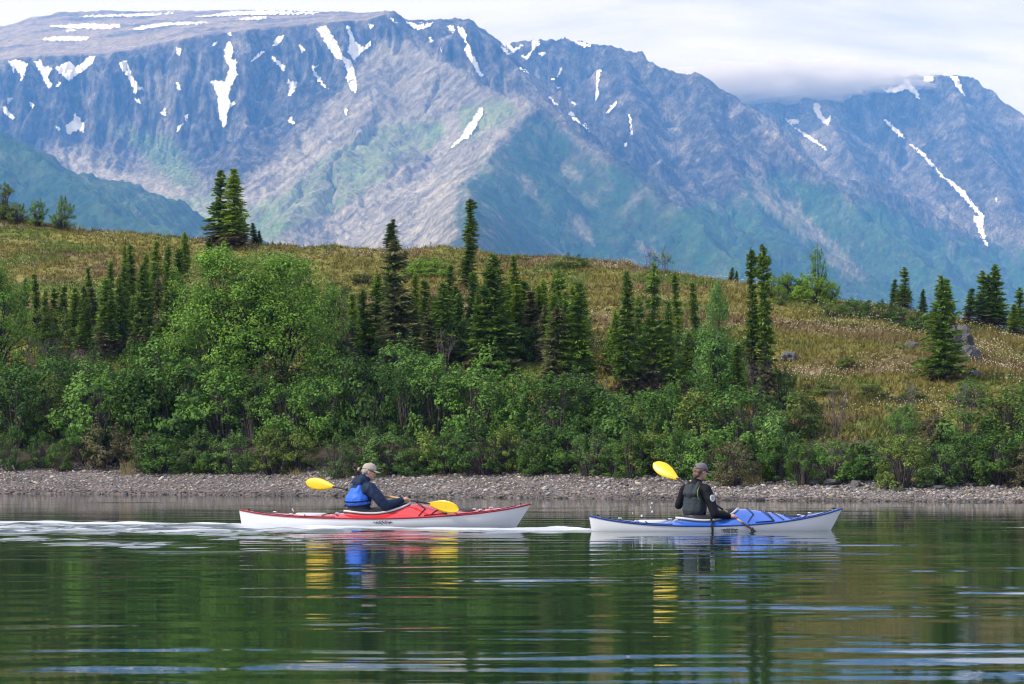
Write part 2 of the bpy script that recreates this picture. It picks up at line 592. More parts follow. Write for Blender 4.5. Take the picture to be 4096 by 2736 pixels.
# green: bowl floor, bands along the spur, the big north slopes
m3 = soft_poly([(250, 700), (420, 775), (620, 800), (860, 770), (940, 850), (1200, 880), (1000, 1010), (620, 920), (400, 820)], 26, 3)
C = blend(C, vegl, m3 * np.clip(0.5 + 1.1 * nS, 0, 1))
m4 = soft_poly([(820, 900), (1130, 780), (1330, 600), (1480, 520), (1640, 480), (1780, 490), (1760, 560), (1560, 690), (1330, 850), (1040, 1000), (850, 1010)], 30, 4)
C = blend(C, vegl, m4 * np.clip(0.50 + 1.7 * nS, 0, 1))
m4b = soft_poly([(1830, 440), (2010, 400), (2080, 440), (1960, 520), (1860, 560)], 24, 14)
C = blend(C, vegl * 1.1, m4b * 0.6)
m5 = soft_poly([(420, 500), (640, 540), (760, 640), (800, 760), (700, 740), (560, 600)], 40, 5)
C = blend(C, vegl * 0.8, m5 * 0.7)
m6 = soft_poly([(2120, 450), (2030, 560), (1960, 640), (1880, 690), (1850, 790), (1820, 900), (1800, 1250), (3300, 1300), (2860, 930), (2600, 740), (2400, 600), (2250, 500)], 58, 6)
C = blend(C, veg, m6 * np.clip(0.92 - 1.3 * np.maximum(nT - 0.05, 0) - 0.5 * np.maximum(nA, 0), 0, 1))
m6b = soft_poly([(2100, 420), (2200, 470), (2420, 660), (2700, 870), (2560, 820), (2300, 660), (2080, 620), (1960, 660)], 30, 16)
C = blend(C, rock * 1.2, m6b * 0.55 * sm(nA, -0.1, 0.4))
m6c = soft_poly([(2060, 690), (2130, 720), (2160, 800), (2110, 780)], 16, 17) + soft_poly([(2270, 850), (2330, 870), (2400, 990), (2330, 950)], 14, 18) + soft_poly([(2540, 960), (2620, 1000), (2660, 1040), (2560, 1010)], 14, 19) + soft_poly([(2240, 640), (2330, 690), (2320, 730), (2250, 690)], 14, 20)
C = blend(C, scr * 0.8, m6c * 0.55)
C = blend(C, veg * 0.9, (Om == 0) * np.clip(0.95 - 0.9 * np.maximum(nT - 0.1, 0), 0, 1) * sm(Hm, 60, 90))
m7 = soft_poly([(2660, 860), (2760, 800), (2920, 820), (3010, 720), (3160, 700), (3300, 760), (3480, 800), (3640, 860), (3760, 940), (4096, 1000), (4700, 1150), (4700, 1500), (2900, 1400)], 60, 7)
C = blend(C, veg * 1.1, m7 * np.clip(0.98 - 1.5 * np.maximum(nT - 0.05, 0), 0, 1))
m8 = soft_poly([(2990, 660), (3120, 760), (3240, 880), (3360, 1000), (3480, 1120), (3400, 1120), (3260, 980), (3140, 900), (3020, 800)], 24, 8)
C = blend(C, scr * 0.72, m8 * np.clip(0.6 + nT, 0, 1))
m9 = soft_poly([(3480, 560), (3700, 700), (3840, 820), (4096, 860), (4300, 1000), (4096, 1010), (3900, 960), (3700, 820), (3500, 720)], 40, 9)
C = blend(C, warm * 1.5, m9 * 0.6 * np.clip(0.6 + nT, 0, 1))
m10 = soft_poly([(2050, 260), (2200, 330), (2330, 540), (2480, 660), (2420, 660), (2250, 520), (2100, 340)], 20, 10)
C = blend(C, warm * 1.25, m10 * 0.7)
m11 = soft_poly([(3000, 420), (3250, 380), (3420, 420), (3300, 620), (3480, 800), (3380, 760), (3200, 620), (3040, 500)], 34, 13)
C = blend(C, warm * 1.35, m11 * 0.6)
soft = np.clip(m1 + m2 + m3 + m6 + 0.7 * m7 + (Om == 0) + plm, 0, 1)
craggy = 1.05 - 0.62 * soft
C = np.clip(C, 0.02, 0.8)

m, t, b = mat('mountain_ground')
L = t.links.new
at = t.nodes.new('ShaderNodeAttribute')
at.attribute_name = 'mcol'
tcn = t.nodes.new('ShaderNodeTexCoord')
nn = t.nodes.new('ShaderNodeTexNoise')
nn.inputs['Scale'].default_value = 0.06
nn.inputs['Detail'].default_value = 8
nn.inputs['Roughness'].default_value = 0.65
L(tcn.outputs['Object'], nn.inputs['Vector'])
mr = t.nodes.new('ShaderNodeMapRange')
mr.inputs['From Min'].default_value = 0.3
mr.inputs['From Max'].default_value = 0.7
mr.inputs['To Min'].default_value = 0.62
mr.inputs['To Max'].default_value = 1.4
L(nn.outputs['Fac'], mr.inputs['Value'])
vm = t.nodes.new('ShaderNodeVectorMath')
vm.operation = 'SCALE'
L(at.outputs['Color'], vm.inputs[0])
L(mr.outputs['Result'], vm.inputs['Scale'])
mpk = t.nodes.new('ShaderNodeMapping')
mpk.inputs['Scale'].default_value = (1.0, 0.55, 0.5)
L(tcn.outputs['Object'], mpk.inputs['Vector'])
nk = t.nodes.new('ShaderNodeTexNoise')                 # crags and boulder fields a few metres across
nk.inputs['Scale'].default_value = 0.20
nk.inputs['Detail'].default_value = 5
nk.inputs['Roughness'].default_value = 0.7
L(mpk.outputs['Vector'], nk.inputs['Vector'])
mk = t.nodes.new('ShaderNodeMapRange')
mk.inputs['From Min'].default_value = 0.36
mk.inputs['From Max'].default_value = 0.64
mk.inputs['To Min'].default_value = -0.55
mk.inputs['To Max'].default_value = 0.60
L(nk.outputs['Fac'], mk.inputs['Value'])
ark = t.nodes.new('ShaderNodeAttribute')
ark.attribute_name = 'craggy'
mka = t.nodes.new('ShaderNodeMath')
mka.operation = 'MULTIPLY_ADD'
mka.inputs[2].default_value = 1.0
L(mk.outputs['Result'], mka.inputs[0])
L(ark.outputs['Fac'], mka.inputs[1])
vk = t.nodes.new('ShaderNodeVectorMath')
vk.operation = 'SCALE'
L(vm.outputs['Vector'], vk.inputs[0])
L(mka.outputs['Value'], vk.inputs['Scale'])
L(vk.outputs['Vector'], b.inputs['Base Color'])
b.inputs['Roughness'].default_value = 0.95
b.inputs['Specular IOR Level'].default_value = 0.1
bp2 = t.nodes.new('ShaderNodeBump')
bp2.inputs['Strength'].default_value = 0.8
bp2.inputs['Distance'].default_value = 4.0
L(nk.outputs['Fac'], bp2.inputs['Height'])
bp = t.nodes.new('ShaderNodeBump')
bp.inputs['Strength'].default_value = 0.9
bp.inputs['Distance'].default_value = 12.0
L(nn.outputs['Fac'], bp.inputs['Height'])
L(bp2.outputs['Normal'], bp.inputs['Normal'])
L(bp.outputs['Normal'], b.inputs['Normal'])
M_MTN = m
M_SNOW = plain('old_snow', (0.80, 0.80, 0.82), 0.7, 0.2, vary=0.16, scale=0.06)

Fm = grid_faces(NM, NC)
Vm = np.stack([Xm, Ym, Hm], -1).reshape(-1, 3)
Cm = C.reshape(-1, 3)
fo = Om.reshape(-1)[Fm[:, 0]]
names = ['mountain', 'mountain', 'mountain', 'mountain']
mlabs = ['dark green shoulder sloping down to the right in front of the table mountain',
         'broad flat-topped mountain with snow gullies and a long pale spur',
         'rounded blue-grey middle mountain behind the pale spur',
         'far right mountain with low cloud on its crest and a long snow streak']
MTN = []
for k in range(4):
    f = Fm[fo == k]
    used, inv = np.unique(f, return_inverse=True)
    me = mesh_np('mountain', Vm[used], inv.reshape(-1, 4), smooth=True)
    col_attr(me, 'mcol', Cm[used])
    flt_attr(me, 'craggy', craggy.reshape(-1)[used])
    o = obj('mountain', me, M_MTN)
    tag(o, mlabs[k], None, None, 'structure')
    MTN.append(o)

# --- snow fields, draped over the slopes they lie on (outlines in frame pixels, laid on the surface they cover)
Z5, Z6, Z7 = (1.568, 0, 0), (1.4253, 1200, 0), (1.4251, 2600, 200)
SNOW = [(Z5, s) for s in [
    [(483, 107), (560, 98), (700, 92), (1010, 86), (1022, 98), (900, 104), (700, 107), (560, 110)],
    [(1030, 86), (1090, 76), (1085, 84), (1030, 94)],
    [(1228, 106), (1350, 92), (1430, 80), (1600, 70), (1850, 72), (2010, 82), (1960, 92), (1700, 94), (1480, 98), (1300, 108)],
    [(1480, 125), (1570, 110), (1670, 104), (1672, 118), (1600, 132), (1500, 130)],
    [(300, 170), (370, 160), (530, 150), (640, 155), (755, 155), (750, 175), (690, 185), (560, 185), (430, 182), (360, 172)],
    [(395, 198), (430, 187), (480, 190), (475, 198), (430, 205)],
    [(828, 180), (900, 165), (1000, 150), (1150, 140), (1300, 140), (1300, 150), (1150, 158), (1000, 170), (880, 190), (835, 190)],
    [(250, 250), (330, 232), (420, 230), (565, 235), (545, 255), (450, 262), (330, 262)],
    [(50, 385), (110, 378), (175, 405), (160, 440), (150, 480), (130, 515), (132, 470), (90, 430), (90, 475), (78, 440), (65, 410)],
    [(210, 395), (250, 378), (275, 420), (330, 425), (300, 490), (330, 545), (300, 555), (265, 480), (240, 430)],
    [(345, 430), (430, 385), (470, 420), (500, 415), (560, 360), (598, 355), (580, 400), (540, 440), (470, 480), (430, 515), (400, 480), (370, 460)],
    [(350, 555), (365, 520), (388, 515), (370, 545)],
    [(752, 395), (790, 385), (810, 430), (840, 500), (870, 545), (900, 550), (895, 570), (865, 565), (850, 598), (830, 550), (800, 490), (765, 440), (750, 420)],
    [(845, 620), (870, 630), (885, 655), (860, 645)],
    [(15, 680), (35, 672), (50, 700), (95, 745), (80, 755), (30, 715)],
    [(48, 620), (75, 612), (70, 635), (50, 655)],
    [(185, 645), (215, 660), (210, 682), (195, 668)],
    [(410, 790), (450, 765), (470, 740), (455, 705), (490, 735), (520, 770), (530, 830), (490, 825), (460, 825), (440, 850), (415, 840)],
    [(340, 785), (380, 805), (375, 822), (350, 805)],
    [(1105, 300), (1135, 305), (1130, 340), (1120, 360), (1110, 330)],
    [(1103, 520), (1125, 520), (1132, 580), (1116, 560)],
    [(1010, 710), (1040, 680), (1045, 735), (1025, 730)],
    [(1155, 720), (1180, 722), (1168, 765)],
    [(1105, 830), (1115, 800), (1155, 770), (1135, 800), (1115, 825)],
    [(1420, 275), (1445, 262), (1460, 310), (1455, 370), (1485, 390), (1480, 430), (1485, 470), (1450, 540), (1435, 590), (1440, 650), (1480, 640), (1470, 660), (1430, 690), (1420, 780), (1405, 812), (1385, 770), (1370, 700), (1365, 610), (1340, 550), (1320, 512), (1360, 508), (1410, 515), (1430, 460), (1440, 420), (1415, 390), (1408, 330)],
    [(1433, 205), (1450, 200), (1450, 225), (1437, 225)],
    [(1330, 295), (1345, 270), (1365, 265), (1350, 290)],
    [(1575, 400), (1590, 370), (1640, 325), (1665, 325), (1620, 365)],
    [(1700, 355), (1750, 385), (1785, 415), (1785, 460), (1750, 420), (1710, 375)],
    [(1800, 488), (1820, 515), (1865, 518), (1855, 555), (1825, 610), (1805, 600), (1815, 550)],
    [(1710, 295), (1720, 260), (1740, 235), (1790, 225), (1770, 250), (1735, 290)],
    [(1875, 290), (1895, 285), (1910, 320), (1890, 330)],
    [(1950, 420), (2005, 410), (1970, 435), (2010, 500), (2060, 565), (2020, 545), (1975, 480)],
    [(1800, 765), (1830, 730), (1840, 765), (1862, 785), (1830, 780)],
    [(2160, 690), (2175, 680), (2175, 730), (2165, 725)]]] + [(Z6, s) for s in [
    [(95, 165), (120, 150), (150, 155), (190, 210), (215, 260), (235, 310), (260, 335), (290, 350), (310, 400), (315, 450), (328, 500), (315, 535), (295, 520), (275, 490), (265, 440), (270, 400), (240, 350), (200, 330), (160, 270), (130, 220)],
    [(265, 150), (280, 150), (300, 200), (310, 240), (345, 260), (365, 275), (400, 240), (405, 250), (370, 290), (340, 310), (310, 355), (290, 320), (270, 300), (285, 260), (280, 210)],
    [(390, 140), (415, 142), (415, 165), (400, 165)],
    [(515, 107), (530, 105), (550, 135), (530, 132)],
    [(605, 130), (760, 132), (735, 155), (670, 175), (640, 160)],
    [(835, 147), (870, 152), (890, 180), (870, 190), (845, 165)],
    [(890, 157), (925, 157), (945, 200), (950, 240), (970, 270), (975, 310), (1010, 360), (1025, 410), (1048, 430), (1035, 442), (1015, 425), (985, 370), (960, 330), (935, 285), (950, 260), (930, 220), (905, 190)],
    [(1025, 618), (1045, 620), (1040, 660), (1000, 730), (960, 790), (915, 810), (870, 850), (858, 850), (870, 825), (915, 790), (940, 740), (980, 690), (1000, 660)],
    [(1140, 268), (1200, 254), (1215, 280), (1265, 255), (1275, 262), (1230, 295), (1195, 322), (1165, 300)],
    [(1320, 228), (1365, 228), (1362, 260), (1330, 290), (1310, 330), (1290, 342), (1260, 322), (1300, 315), (1325, 285)],
    [(1355, 305), (1395, 300), (1400, 312), (1370, 318)],
    [(1560, 236), (1620, 244), (1670, 262), (1640, 272), (1590, 264)],
    [(1465, 440), (1490, 380), (1500, 385), (1485, 425)],
    [(1432, 450), (1455, 445), (1440, 465)],
    [(1460, 495), (1485, 505), (1470, 515)],
    [(1690, 400), (1715, 398), (1708, 450), (1700, 500), (1705, 540), (1685, 578), (1688, 520), (1690, 450)],
    [(1740, 655), (1760, 620), (1805, 578), (1808, 590), (1775, 635)],
    [(1410, 555), (1430, 555), (1475, 605), (1450, 600)],
    [(1530, 655), (1550, 640), (1600, 710), (1570, 695)],
    [(1545, 580), (1575, 595), (1560, 605)],
    [(1610, 715), (1630, 710), (1650, 755), (1635, 745)],
    [(1872, 650), (1885, 652), (1892, 740), (1900, 760), (1882, 785), (1883, 740)],
    [(1845, 850), (1855, 820), (1868, 815), (1858, 840)],
    [(1248, 378), (1300, 412), (1305, 425), (1258, 400)],
    [(730, 215), (745, 220), (765, 245), (745, 238)],
    [(795, 275), (815, 290), (812, 300)]]] + [(Z7, s) for s in [
    [(770, 400), (820, 398), (852, 405), (845, 425), (800, 425)],
    [(810, 433), (900, 486), (945, 516), (1012, 566), (1005, 577), (940, 532), (880, 492)],
    [(930, 300), (955, 305), (975, 325), (970, 355), (990, 390), (1015, 395), (1030, 360), (1028, 410), (1015, 440), (990, 420), (955, 380), (935, 345)],
    [(1315, 210), (1345, 230), (1375, 215), (1400, 215), (1450, 195), (1445, 160), (1470, 175), (1500, 210), (1525, 240), (1540, 285), (1520, 275), (1490, 240), (1460, 225), (1430, 240), (1400, 245), (1345, 245)],
    [(1555, 155), (1580, 147), (1610, 150), (1612, 175), (1585, 192), (1560, 175)],
    [(1700, 147), (1755, 150), (1765, 190), (1790, 245), (1795, 268), (1760, 230), (1735, 190), (1720, 165)],
    [(1175, 215), (1190, 212), (1210, 240), (1195, 250)],
    [(1328, 398), (1345, 398), (1400, 448), (1440, 483), (1457, 512), (1420, 492), (1370, 442)],
    [(1478, 540), (1500, 543), (1560, 588), (1622, 663), (1603, 667), (1558, 612)],
    [(1620, 668), (1680, 726), (1730, 758), (1800, 818), (1840, 878), (1885, 930), (1908, 945), (1900, 965), (1900, 1020), (1915, 1080), (1928, 1120), (1910, 1115), (1880, 1060), (1860, 1000), (1840, 945), (1880, 955), (1850, 914), (1810, 874), (1750, 804), (1690, 750), (1650, 714)],
    [(1965, 850), (1980, 845), (1976, 870)]]]
elm = (Hm - CAM_H) / Ym
elmax = np.maximum.accumulate(elm, 0)


def hit(u, v):
    """first mountain point on the sight line through a pixel -> (x, y, z, owner) or None"""
    a, e = ray(u, v)
    c = (a - A_[0]) / (A_[-1] - A_[0]) * (NC - 1)
    c0 = int(min(max(c, 0), NC - 2))
    f = c - c0
    r = []
    for cc in (c0, c0 + 1):
        i = int(np.searchsorted(elmax[:, cc], e))
        if i <= 0 or i >= NM:
            return None
        e0, e1 = elm[i - 1, cc], elm[i, cc]
        k = 0 if e1 == e0 else min(max((e - e0) / (e1 - e0), 0), 1)
        r.append((Ym[i - 1, cc] + k * (Ym[i, cc] - Ym[i - 1, cc]), Om[i, cc]))
    Y = r[0][0] * (1 - f) + r[1][0] * f
    if abs(r[0][0] - r[1][0]) > 40:
        Y = min(r[0][0], r[1][0])
    return a * Y, Y, CAM_H + e * Y, r[0][1]


for (sc_, ox, oy), poly in SNOW:
    pl = np.array([(x / sc_ + ox, y / sc_ + oy) for x, y in poly])
    u0, v0 = pl.min(0) - 4
    u1, v1 = pl.max(0) + 4
    st = 3.6
    gu = np.arange(u0, u1 + st, st)
    gv = np.arange(v0, v1 + st, st)
    gU, gV = np.meshgrid(gu + st / 2, gv + st / 2)
    jit = 8.0
    ins = in_poly([tuple(q) for q in pl], gU + jit * fbm(gU / 11, gV / 11, 2, 61), gV + jit * fbm(gU / 11, gV / 11, 2, 62))
    idx, V, F, owners = {}, [], [], []

    def vert(i, j):
        if (i, j) not in idx:
            h = hit(gu[j], gv[i])
            if h is None:
                idx[(i, j)] = None
            else:
                x, y, z, ow = h
                idx[(i, j)] = len(V)
                k = 1 - 3.5 / y
                V.append((x * k, y * k, CAM_H + (z - CAM_H) * k + 1.2))
                owners.append(ow)
        return idx[(i, j)]
    for i in range(len(gv) - 1):
        for j in range(len(gu) - 1):
            if not ins[i, j]:
                continue
            q = [vert(i, j), vert(i + 1, j), vert(i + 1, j + 1), vert(i, j + 1)]
            if None in q:
                continue
            ys = [V[n][1] for n in q]
            if max(ys) - min(ys) > (260 if gv[i] < 175 and gu[j] < 1400 else 60):
                continue
            F.append(q)
    if F:
        me = mesh_mixed('snow_patch', V, F, smooth=True)
        sp = obj('snow_patch', me, M_SNOW, MTN[int(np.bincount(owners).argmax())])
# ------------------------------------------------------------------ near hillside with gravel beach
SHORE_V = [(-2500, 1955), (0, 1975), (1000, 1981), (2048, 1992), (3000, 2002), (4096, 2009), (6500, 2030)]
BEACH_W = [(-2500, 4.6), (0, 4.4), (1400, 4.0), (2000, 4.2), (2600, 3.8), (3300, 3.0), (4096, 3.0), (6500, 3.0)]
BEACH_Z = [(-2500, 0.62), (0, 0.60), (1400, 0.52), (2200, 0.60), (2800, 0.44), (3300, 0.34), (4096, 0.36), (6500, 0.4)]
CREST_V = [(-2500, 520), (-900, 700), (-300, 805), (0, 868), (150, 885), (300, 915), (500, 935), (700, 948), (1100, 975), (1500, 995), (1680, 998), (1760, 990), (1860, 996), (2000, 1018), (2300, 1035),
           (2500, 1058), (2700, 1095), (2900, 1125), (3050, 1142), (3150, 1168), (3300, 1198), (3400, 1214), (3500, 1224), (3600, 1242), (3700, 1264), (3800, 1284), (3900, 1292), (4000, 1316), (4096, 1342), (4500, 1450), (5000, 1560), (6500, 1700)]
CREST_W = [(-2500, 36), (0, 34), (1500, 32), (2500, 30), (3300, 27), (4096, 26), (6500, 26)]


def g_tabs(u):
    Ds = CAM_H / -ray(u, lerp_tab(SHORE_V, u))[1]
    Db = Ds + lerp_tab(BEACH_W, u)
    zb = lerp_tab(BEACH_Z, u)
    Dc = Ds + lerp_tab(CREST_W, u) + lerp_tab(BEACH_W, u)
    zc = CAM_H + ray(u, lerp_tab(CREST_V, u))[1] * Dc
    return Ds, Db, zb, Dc, zc


def ground(X, Y, rough=True):
    X = np.asarray(X, float)
    Y = np.asarray(Y, float)
    u = 2048 + X / Y * FPX * 0.99931
    Ds, Db, zb, Dc, zc = g_tabs(u)
    jag = 0.5 * pn(X / 5.0, X * 0 + 2.2, 71) + 0.22 * pn(X / 1.3, X * 0 + 4.2, 72)
    Ds = Ds + jag * 0.5
    tb = (Y - Ds) / (Db - Ds)
    zbeach = np.where(tb < 0, (Y - Ds) * 0.13, zb * np.clip(tb, 0, 1) ** 0.9)
    t = np.clip((Y - Db) / (Dc - Db), 0, 1)
    zh = zb + (zc - zb) * (t + 0.10 * np.sin(np.pi * t) + 0.03 * np.sin(2 * np.pi * t))
    over = np.maximum(Y - Dc, 0)
    zo = zc - 0.05 * over - 0.004 * over ** 2
    zo = np.where(over > 45, np.maximum(zo, zo * 0 - 2 + (Y - 150) * 0.022), zo)
    z = np.where(Y < Db, zbeach, np.where(Y < Dc, zh, zo))
    if rough:
        k = sm(Y - Db, 0.3, 3.0)
        z = z + k * (0.30 * fbm(X / 6, Y / 7, 2, 81) * (1 - 0.7 * sm(Y - Dc, -5, -1) * (1 - sm(Y - Dc, 2, 8))) + 0.10 * fbm(X / 0.9, Y / 1.3, 3, 82))
        z = z + (1 - k) * 0.03 * fbm(X / 0.5, Y / 0.5, 3, 83)
    return z


def on_ground(u, v, lo=None):
    """walk the sight line through a pixel until it meets the hillside"""
    a, e = ray(u, v)
    Y = np.arange(60.0, 135.0, 0.05)
    z = ground(a * Y, Y)
    k = np.nonzero(CAM_H + e * Y <= z)[0]
    if len(k) == 0:
        # misses the crest: stand on the crest just behind the skyline
        el_ = (z - CAM_H) / Y
        yy = Y[int(np.argmax(el_))]
    else:
        yy = Y[k[0]]
    return a * yy, yy, float(ground(a * yy, yy))


gu = np.concatenate([np.linspace(-2400, -300, 60, endpoint=False), np.linspace(-300, 4400, 430, endpoint=False), np.linspace(4400, 6400, 60)])
NG = len(gu)
tr_ = np.concatenate([np.linspace(-0.5, 0, 30, endpoint=False), np.linspace(0, 1, 40, endpoint=False), np.linspace(1, 2, 205, endpoint=False), 2 + np.linspace(0, 1, 60) ** 1.6])
NT_ = len(tr_)
Dsg, Dbg, zbg, Dcg, zcg = g_tabs(gu)
T2 = tr_[:, None]
Yg = np.where(T2 < 1, Dsg + T2 * np.where(T2 < 0, 14.0, 1.0) * np.where(T2 < 0, 1.0, (Dbg - Dsg)), np.where(T2 < 2, Dbg + (T2 - 1) * (Dcg - Dbg), Dcg + (T2 - 2) * (1500 - Dcg)))
Xg = Yg * ((gu - 2048) / FPX / 0.99931)[None, :]
Zg = ground(Xg, Yg)
n1 = fbm(Xg / 3.2, Yg / 4.5, 4, 120)
n2 = fbm(Xg / 1.1, Yg / 1.8, 3, 121)
n3 = fbm(Xg / 8.0, Yg / 5.0, 3, 122)
olive = np.array([0.200, 0.182, 0.042])
green = np.array([0.135, 0.165, 0.034])
brown = np.array([0.160, 0.112, 0.062])
pale = np.array([0.36, 0.29, 0.19])
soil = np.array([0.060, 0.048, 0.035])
gravel = np.array([0.15, 0.125, 0.115])
CG = np.broadcast_to(olive, Xg.shape + (3,)).copy()
CG = blend(CG, green, sm(n1, -0.05, 0.35))
CG = blend(CG, brown, sm(n3, 0.0, 0.30) * 0.95)
CG = blend(CG, pale, sm(n2 * 0.7 + n3 * 0.6, 0.30, 0.62) * 0.6)
CG = CG * (1 + 0.5 * n2[..., None])
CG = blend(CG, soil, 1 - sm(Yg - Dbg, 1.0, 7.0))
CG = blend(CG, gravel * (1 + 0.5 * n2[..., None]), 1 - sm(Yg - Dbg, -0.5, 0.5))
CG = np.clip(CG, 0.01, 0.6)
m, t, b = mat('hillside_ground')
L = t.links.new
at = t.nodes.new('ShaderNodeAttribute')
at.attribute_name = 'gcol'
tcn = t.nodes.new('ShaderNodeTexCoord')
nn = t.nodes.new('ShaderNodeTexNoise')
nn.inputs['Scale'].default_value = 7.0
nn.inputs['Detail'].default_value = 6
L(tcn.outputs['Object'], nn.inputs['Vector'])
mr = t.nodes.new('ShaderNodeMapRange')
mr.inputs['From Min'].default_value = 0.3
mr.inputs['From Max'].default_value = 0.7
mr.inputs['To Min'].default_value = 0.55
mr.inputs['To Max'].default_value = 1.45
L(nn.outputs['Fac'], mr.inputs['Value'])
vm = t.nodes.new('ShaderNodeVectorMath')
vm.operation = 'SCALE'
L(at.outputs['Color'], vm.inputs[0])
L(mr.outputs['Result'], vm.inputs['Scale'])
L(vm.outputs['Vector'], b.inputs['Base Color'])
b.inputs['Roughness'].default_value = 0.95
b.inputs['Specular IOR Level'].default_value = 0.15
bp = t.nodes.new('ShaderNodeBump')
bp.inputs['Strength'].default_value = 0.8
bp.inputs['Distance'].default_value = 0.12
L(nn.outputs['Fac'], bp.inputs['Height'])
L(bp.outputs['Normal'], b.inputs['Normal'])
me = mesh_np('hillside', np.stack([Xg, Yg, Zg], -1).reshape(-1, 3), grid_faces(NT_, NG), smooth=True)
col_attr(me, 'gcol', CG.reshape(-1, 3))
hillside = tag(obj('hillside_ground', me, m), 'golden green tundra hillside rising behind the gravel beach', None, None, 'structure')

# ------------------------------------------------------------------ lake
RED_Y, BLUE_Y = 43.4, 41.25


def wave(X, Y, shine_out=None):
    r = np.random.default_rng(5)
    z = np.zeros(np.shape(X))
    wX_ = X + 1.2 * fbm(X / 4.0, Y / 4.0, 2, 201)
    wY_ = Y + 0.8 * fbm(X / 5.0, Y / 3.0, 2, 202)
    calm = 1.0 - 0.55 * sm(Y, 44, 50)
    env = np.clip(0.62 + 1.5 * fbm(X / 3.2, Y / 2.2, 3, 203), 0.10, 1.9) * calm
    n = 16
    for i in range(n):
        lam = 0.42 * (3.6 ** (i / (n - 1)))
        th = r.normal(0, 0.20)
        ph = r.uniform(0, 6.28)
        am = 0.0068 * lam / (2 * np.pi) * (1.25 if lam > 0.9 else 0.8)
        kx, ky = np.sin(th) * 2 * np.pi / lam, np.cos(th) * 2 * np.pi / lam
        le = np.clip(0.75 + 2.0 * pn(X / (0.5 + 1.3 * lam) + 7.7 * i, Y / (0.8 + 2.5 * lam), 300 + i), 0, 2.0)
        z = z + am * env * le * np.sin(kx * wX_ + ky * wY_ + ph)
    # fine ripple close to the viewer
    z = z + 0.0011 * np.clip(1.6 - Y / 30, 0.15, 1) * fbm(X / 0.9, Y / 0.16, 2, 204) * env
    # wake of the two boats: short steep chop in a band trailing off to the left
    a_ = X / Y
    u = 2048 + a_ * FPX
    far_ = np.interp(u, [-800, 0, 900, 1000, 1500, 2350, 2420], [47.2, 46.2, 45.2, 44.0, 43.1, 42.3, 41.5])
    near_ = np.interp(u, [-800, 0, 900, 1500, 2350, 2420], [38.6, 39.9, 40.7, 41.0, 40.9, 41.3])
    wk = sm(Y, near_ - 0.5, near_ + 0.4) * (1 - sm(Y, far_ - 0.4, far_ + 0.2)) * (1 - sm(u, 2330, 2420))
    tail = sm(Y, 29, 38) * (1 - sm(Y, near_, near_ + 0.5)) * (1 - sm(u, 300, 2100)) * np.clip(0.25 + 1.8 * fbm(X / 1.6, Y / 2.6, 2, 206), 0, 1)
    ch = np.zeros(np.shape(X))
    for i in range(12):
        lam = 0.26 * (2.6 ** (i / 11))
        th = r.normal(0.05, 0.25)
        ch = ch + lam / (2 * np.pi) * 0.11 * np.sin(np.sin(th) * 6.283 / lam * wX_ + np.cos(th) * 6.283 / lam * wY_ + r.uniform(0, 6.28))
    if shine_out is not None:  # mask for the wake's bright sky reflection, painted pale into the surface
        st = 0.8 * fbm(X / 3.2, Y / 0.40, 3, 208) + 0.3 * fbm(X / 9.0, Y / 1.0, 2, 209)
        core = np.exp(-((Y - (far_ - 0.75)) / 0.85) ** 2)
        shine_out.append(np.clip(wk * (0.62 * core + 0.45 * sm(st + 0.10 * (1 - sm(u, 0, 1500)), 0.05, 0.35)) + tail * sm(st, 0.05, 0.4) * 0.35, 0, 1))
    z = z + ch * (wk * (1.0 + 0.5 * fbm(X / 2.0, Y / 1.0, 2, 207)) + tail * 0.65)
    return z


wy = [4.5]
while wy[-1] < 88:
    wy.append(wy[-1] * (1.0042 if wy[-1] < 28 else (1.0022 if 34 < wy[-1] < 48 else 1.0034)))
wy = np.array(wy)
wc = np.concatenate([np.linspace(-1.1, -0.26, 24, endpoint=False), np.linspace(-0.26, 0.26, 215), np.linspace(0.26, 1.1, 25)[1:]])
Yw = np.repeat(wy[:, None], len(wc), 1)
Xw = wc[None, :] * (Yw + 4.0)
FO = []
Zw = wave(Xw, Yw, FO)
m, t, b = mat('lake_water')
L = t.links.new
b.inputs['Base Color'].default_value = (0.010, 0.032, 0.014, 1)
b.inputs['Roughness'].default_value = 0.025
b.inputs['IOR'].default_value = 1.333
b.inputs['Specular IOR Level'].default_value = 0.5
tcn = t.nodes.new('ShaderNodeTexCoord')
mpn = t.nodes.new('ShaderNodeMapping')
mpn.inputs['Scale'].default_value = (0.8, 5.0, 1.0)
L(tcn.outputs['Object'], mpn.inputs['Vector'])
nn = t.nodes.new('ShaderNodeTexNoise')
nn.inputs['Scale'].default_value = 1.3
nn.inputs['Detail'].default_value = 3
L(mpn.outputs['Vector'], nn.inputs['Vector'])
bp = t.nodes.new('ShaderNodeBump')
bp.inputs['Strength'].default_value = 0.06
bp.inputs['Distance'].default_value = 0.02
L(nn.outputs['Fac'], bp.inputs['Height'])
L(bp.outputs['Normal'], b.inputs['Normal'])
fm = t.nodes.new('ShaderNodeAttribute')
fm.attribute_name = 'wake_shine'
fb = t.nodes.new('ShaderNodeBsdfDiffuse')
fb.inputs['Color'].default_value = (0.80, 0.83, 0.86, 1)  # flat pale colour painted over the wake in place of reflected sky
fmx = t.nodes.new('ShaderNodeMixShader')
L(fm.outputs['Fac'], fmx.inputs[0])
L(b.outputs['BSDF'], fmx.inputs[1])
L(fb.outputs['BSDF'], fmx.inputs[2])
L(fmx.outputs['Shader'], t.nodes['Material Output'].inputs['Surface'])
me = mesh_np('lake', np.stack([Xw, Yw, Zw], -1).reshape(-1, 3), grid_faces(len(wy), len(wc)), smooth=True)
flt_attr(me, 'wake_shine', FO[0])
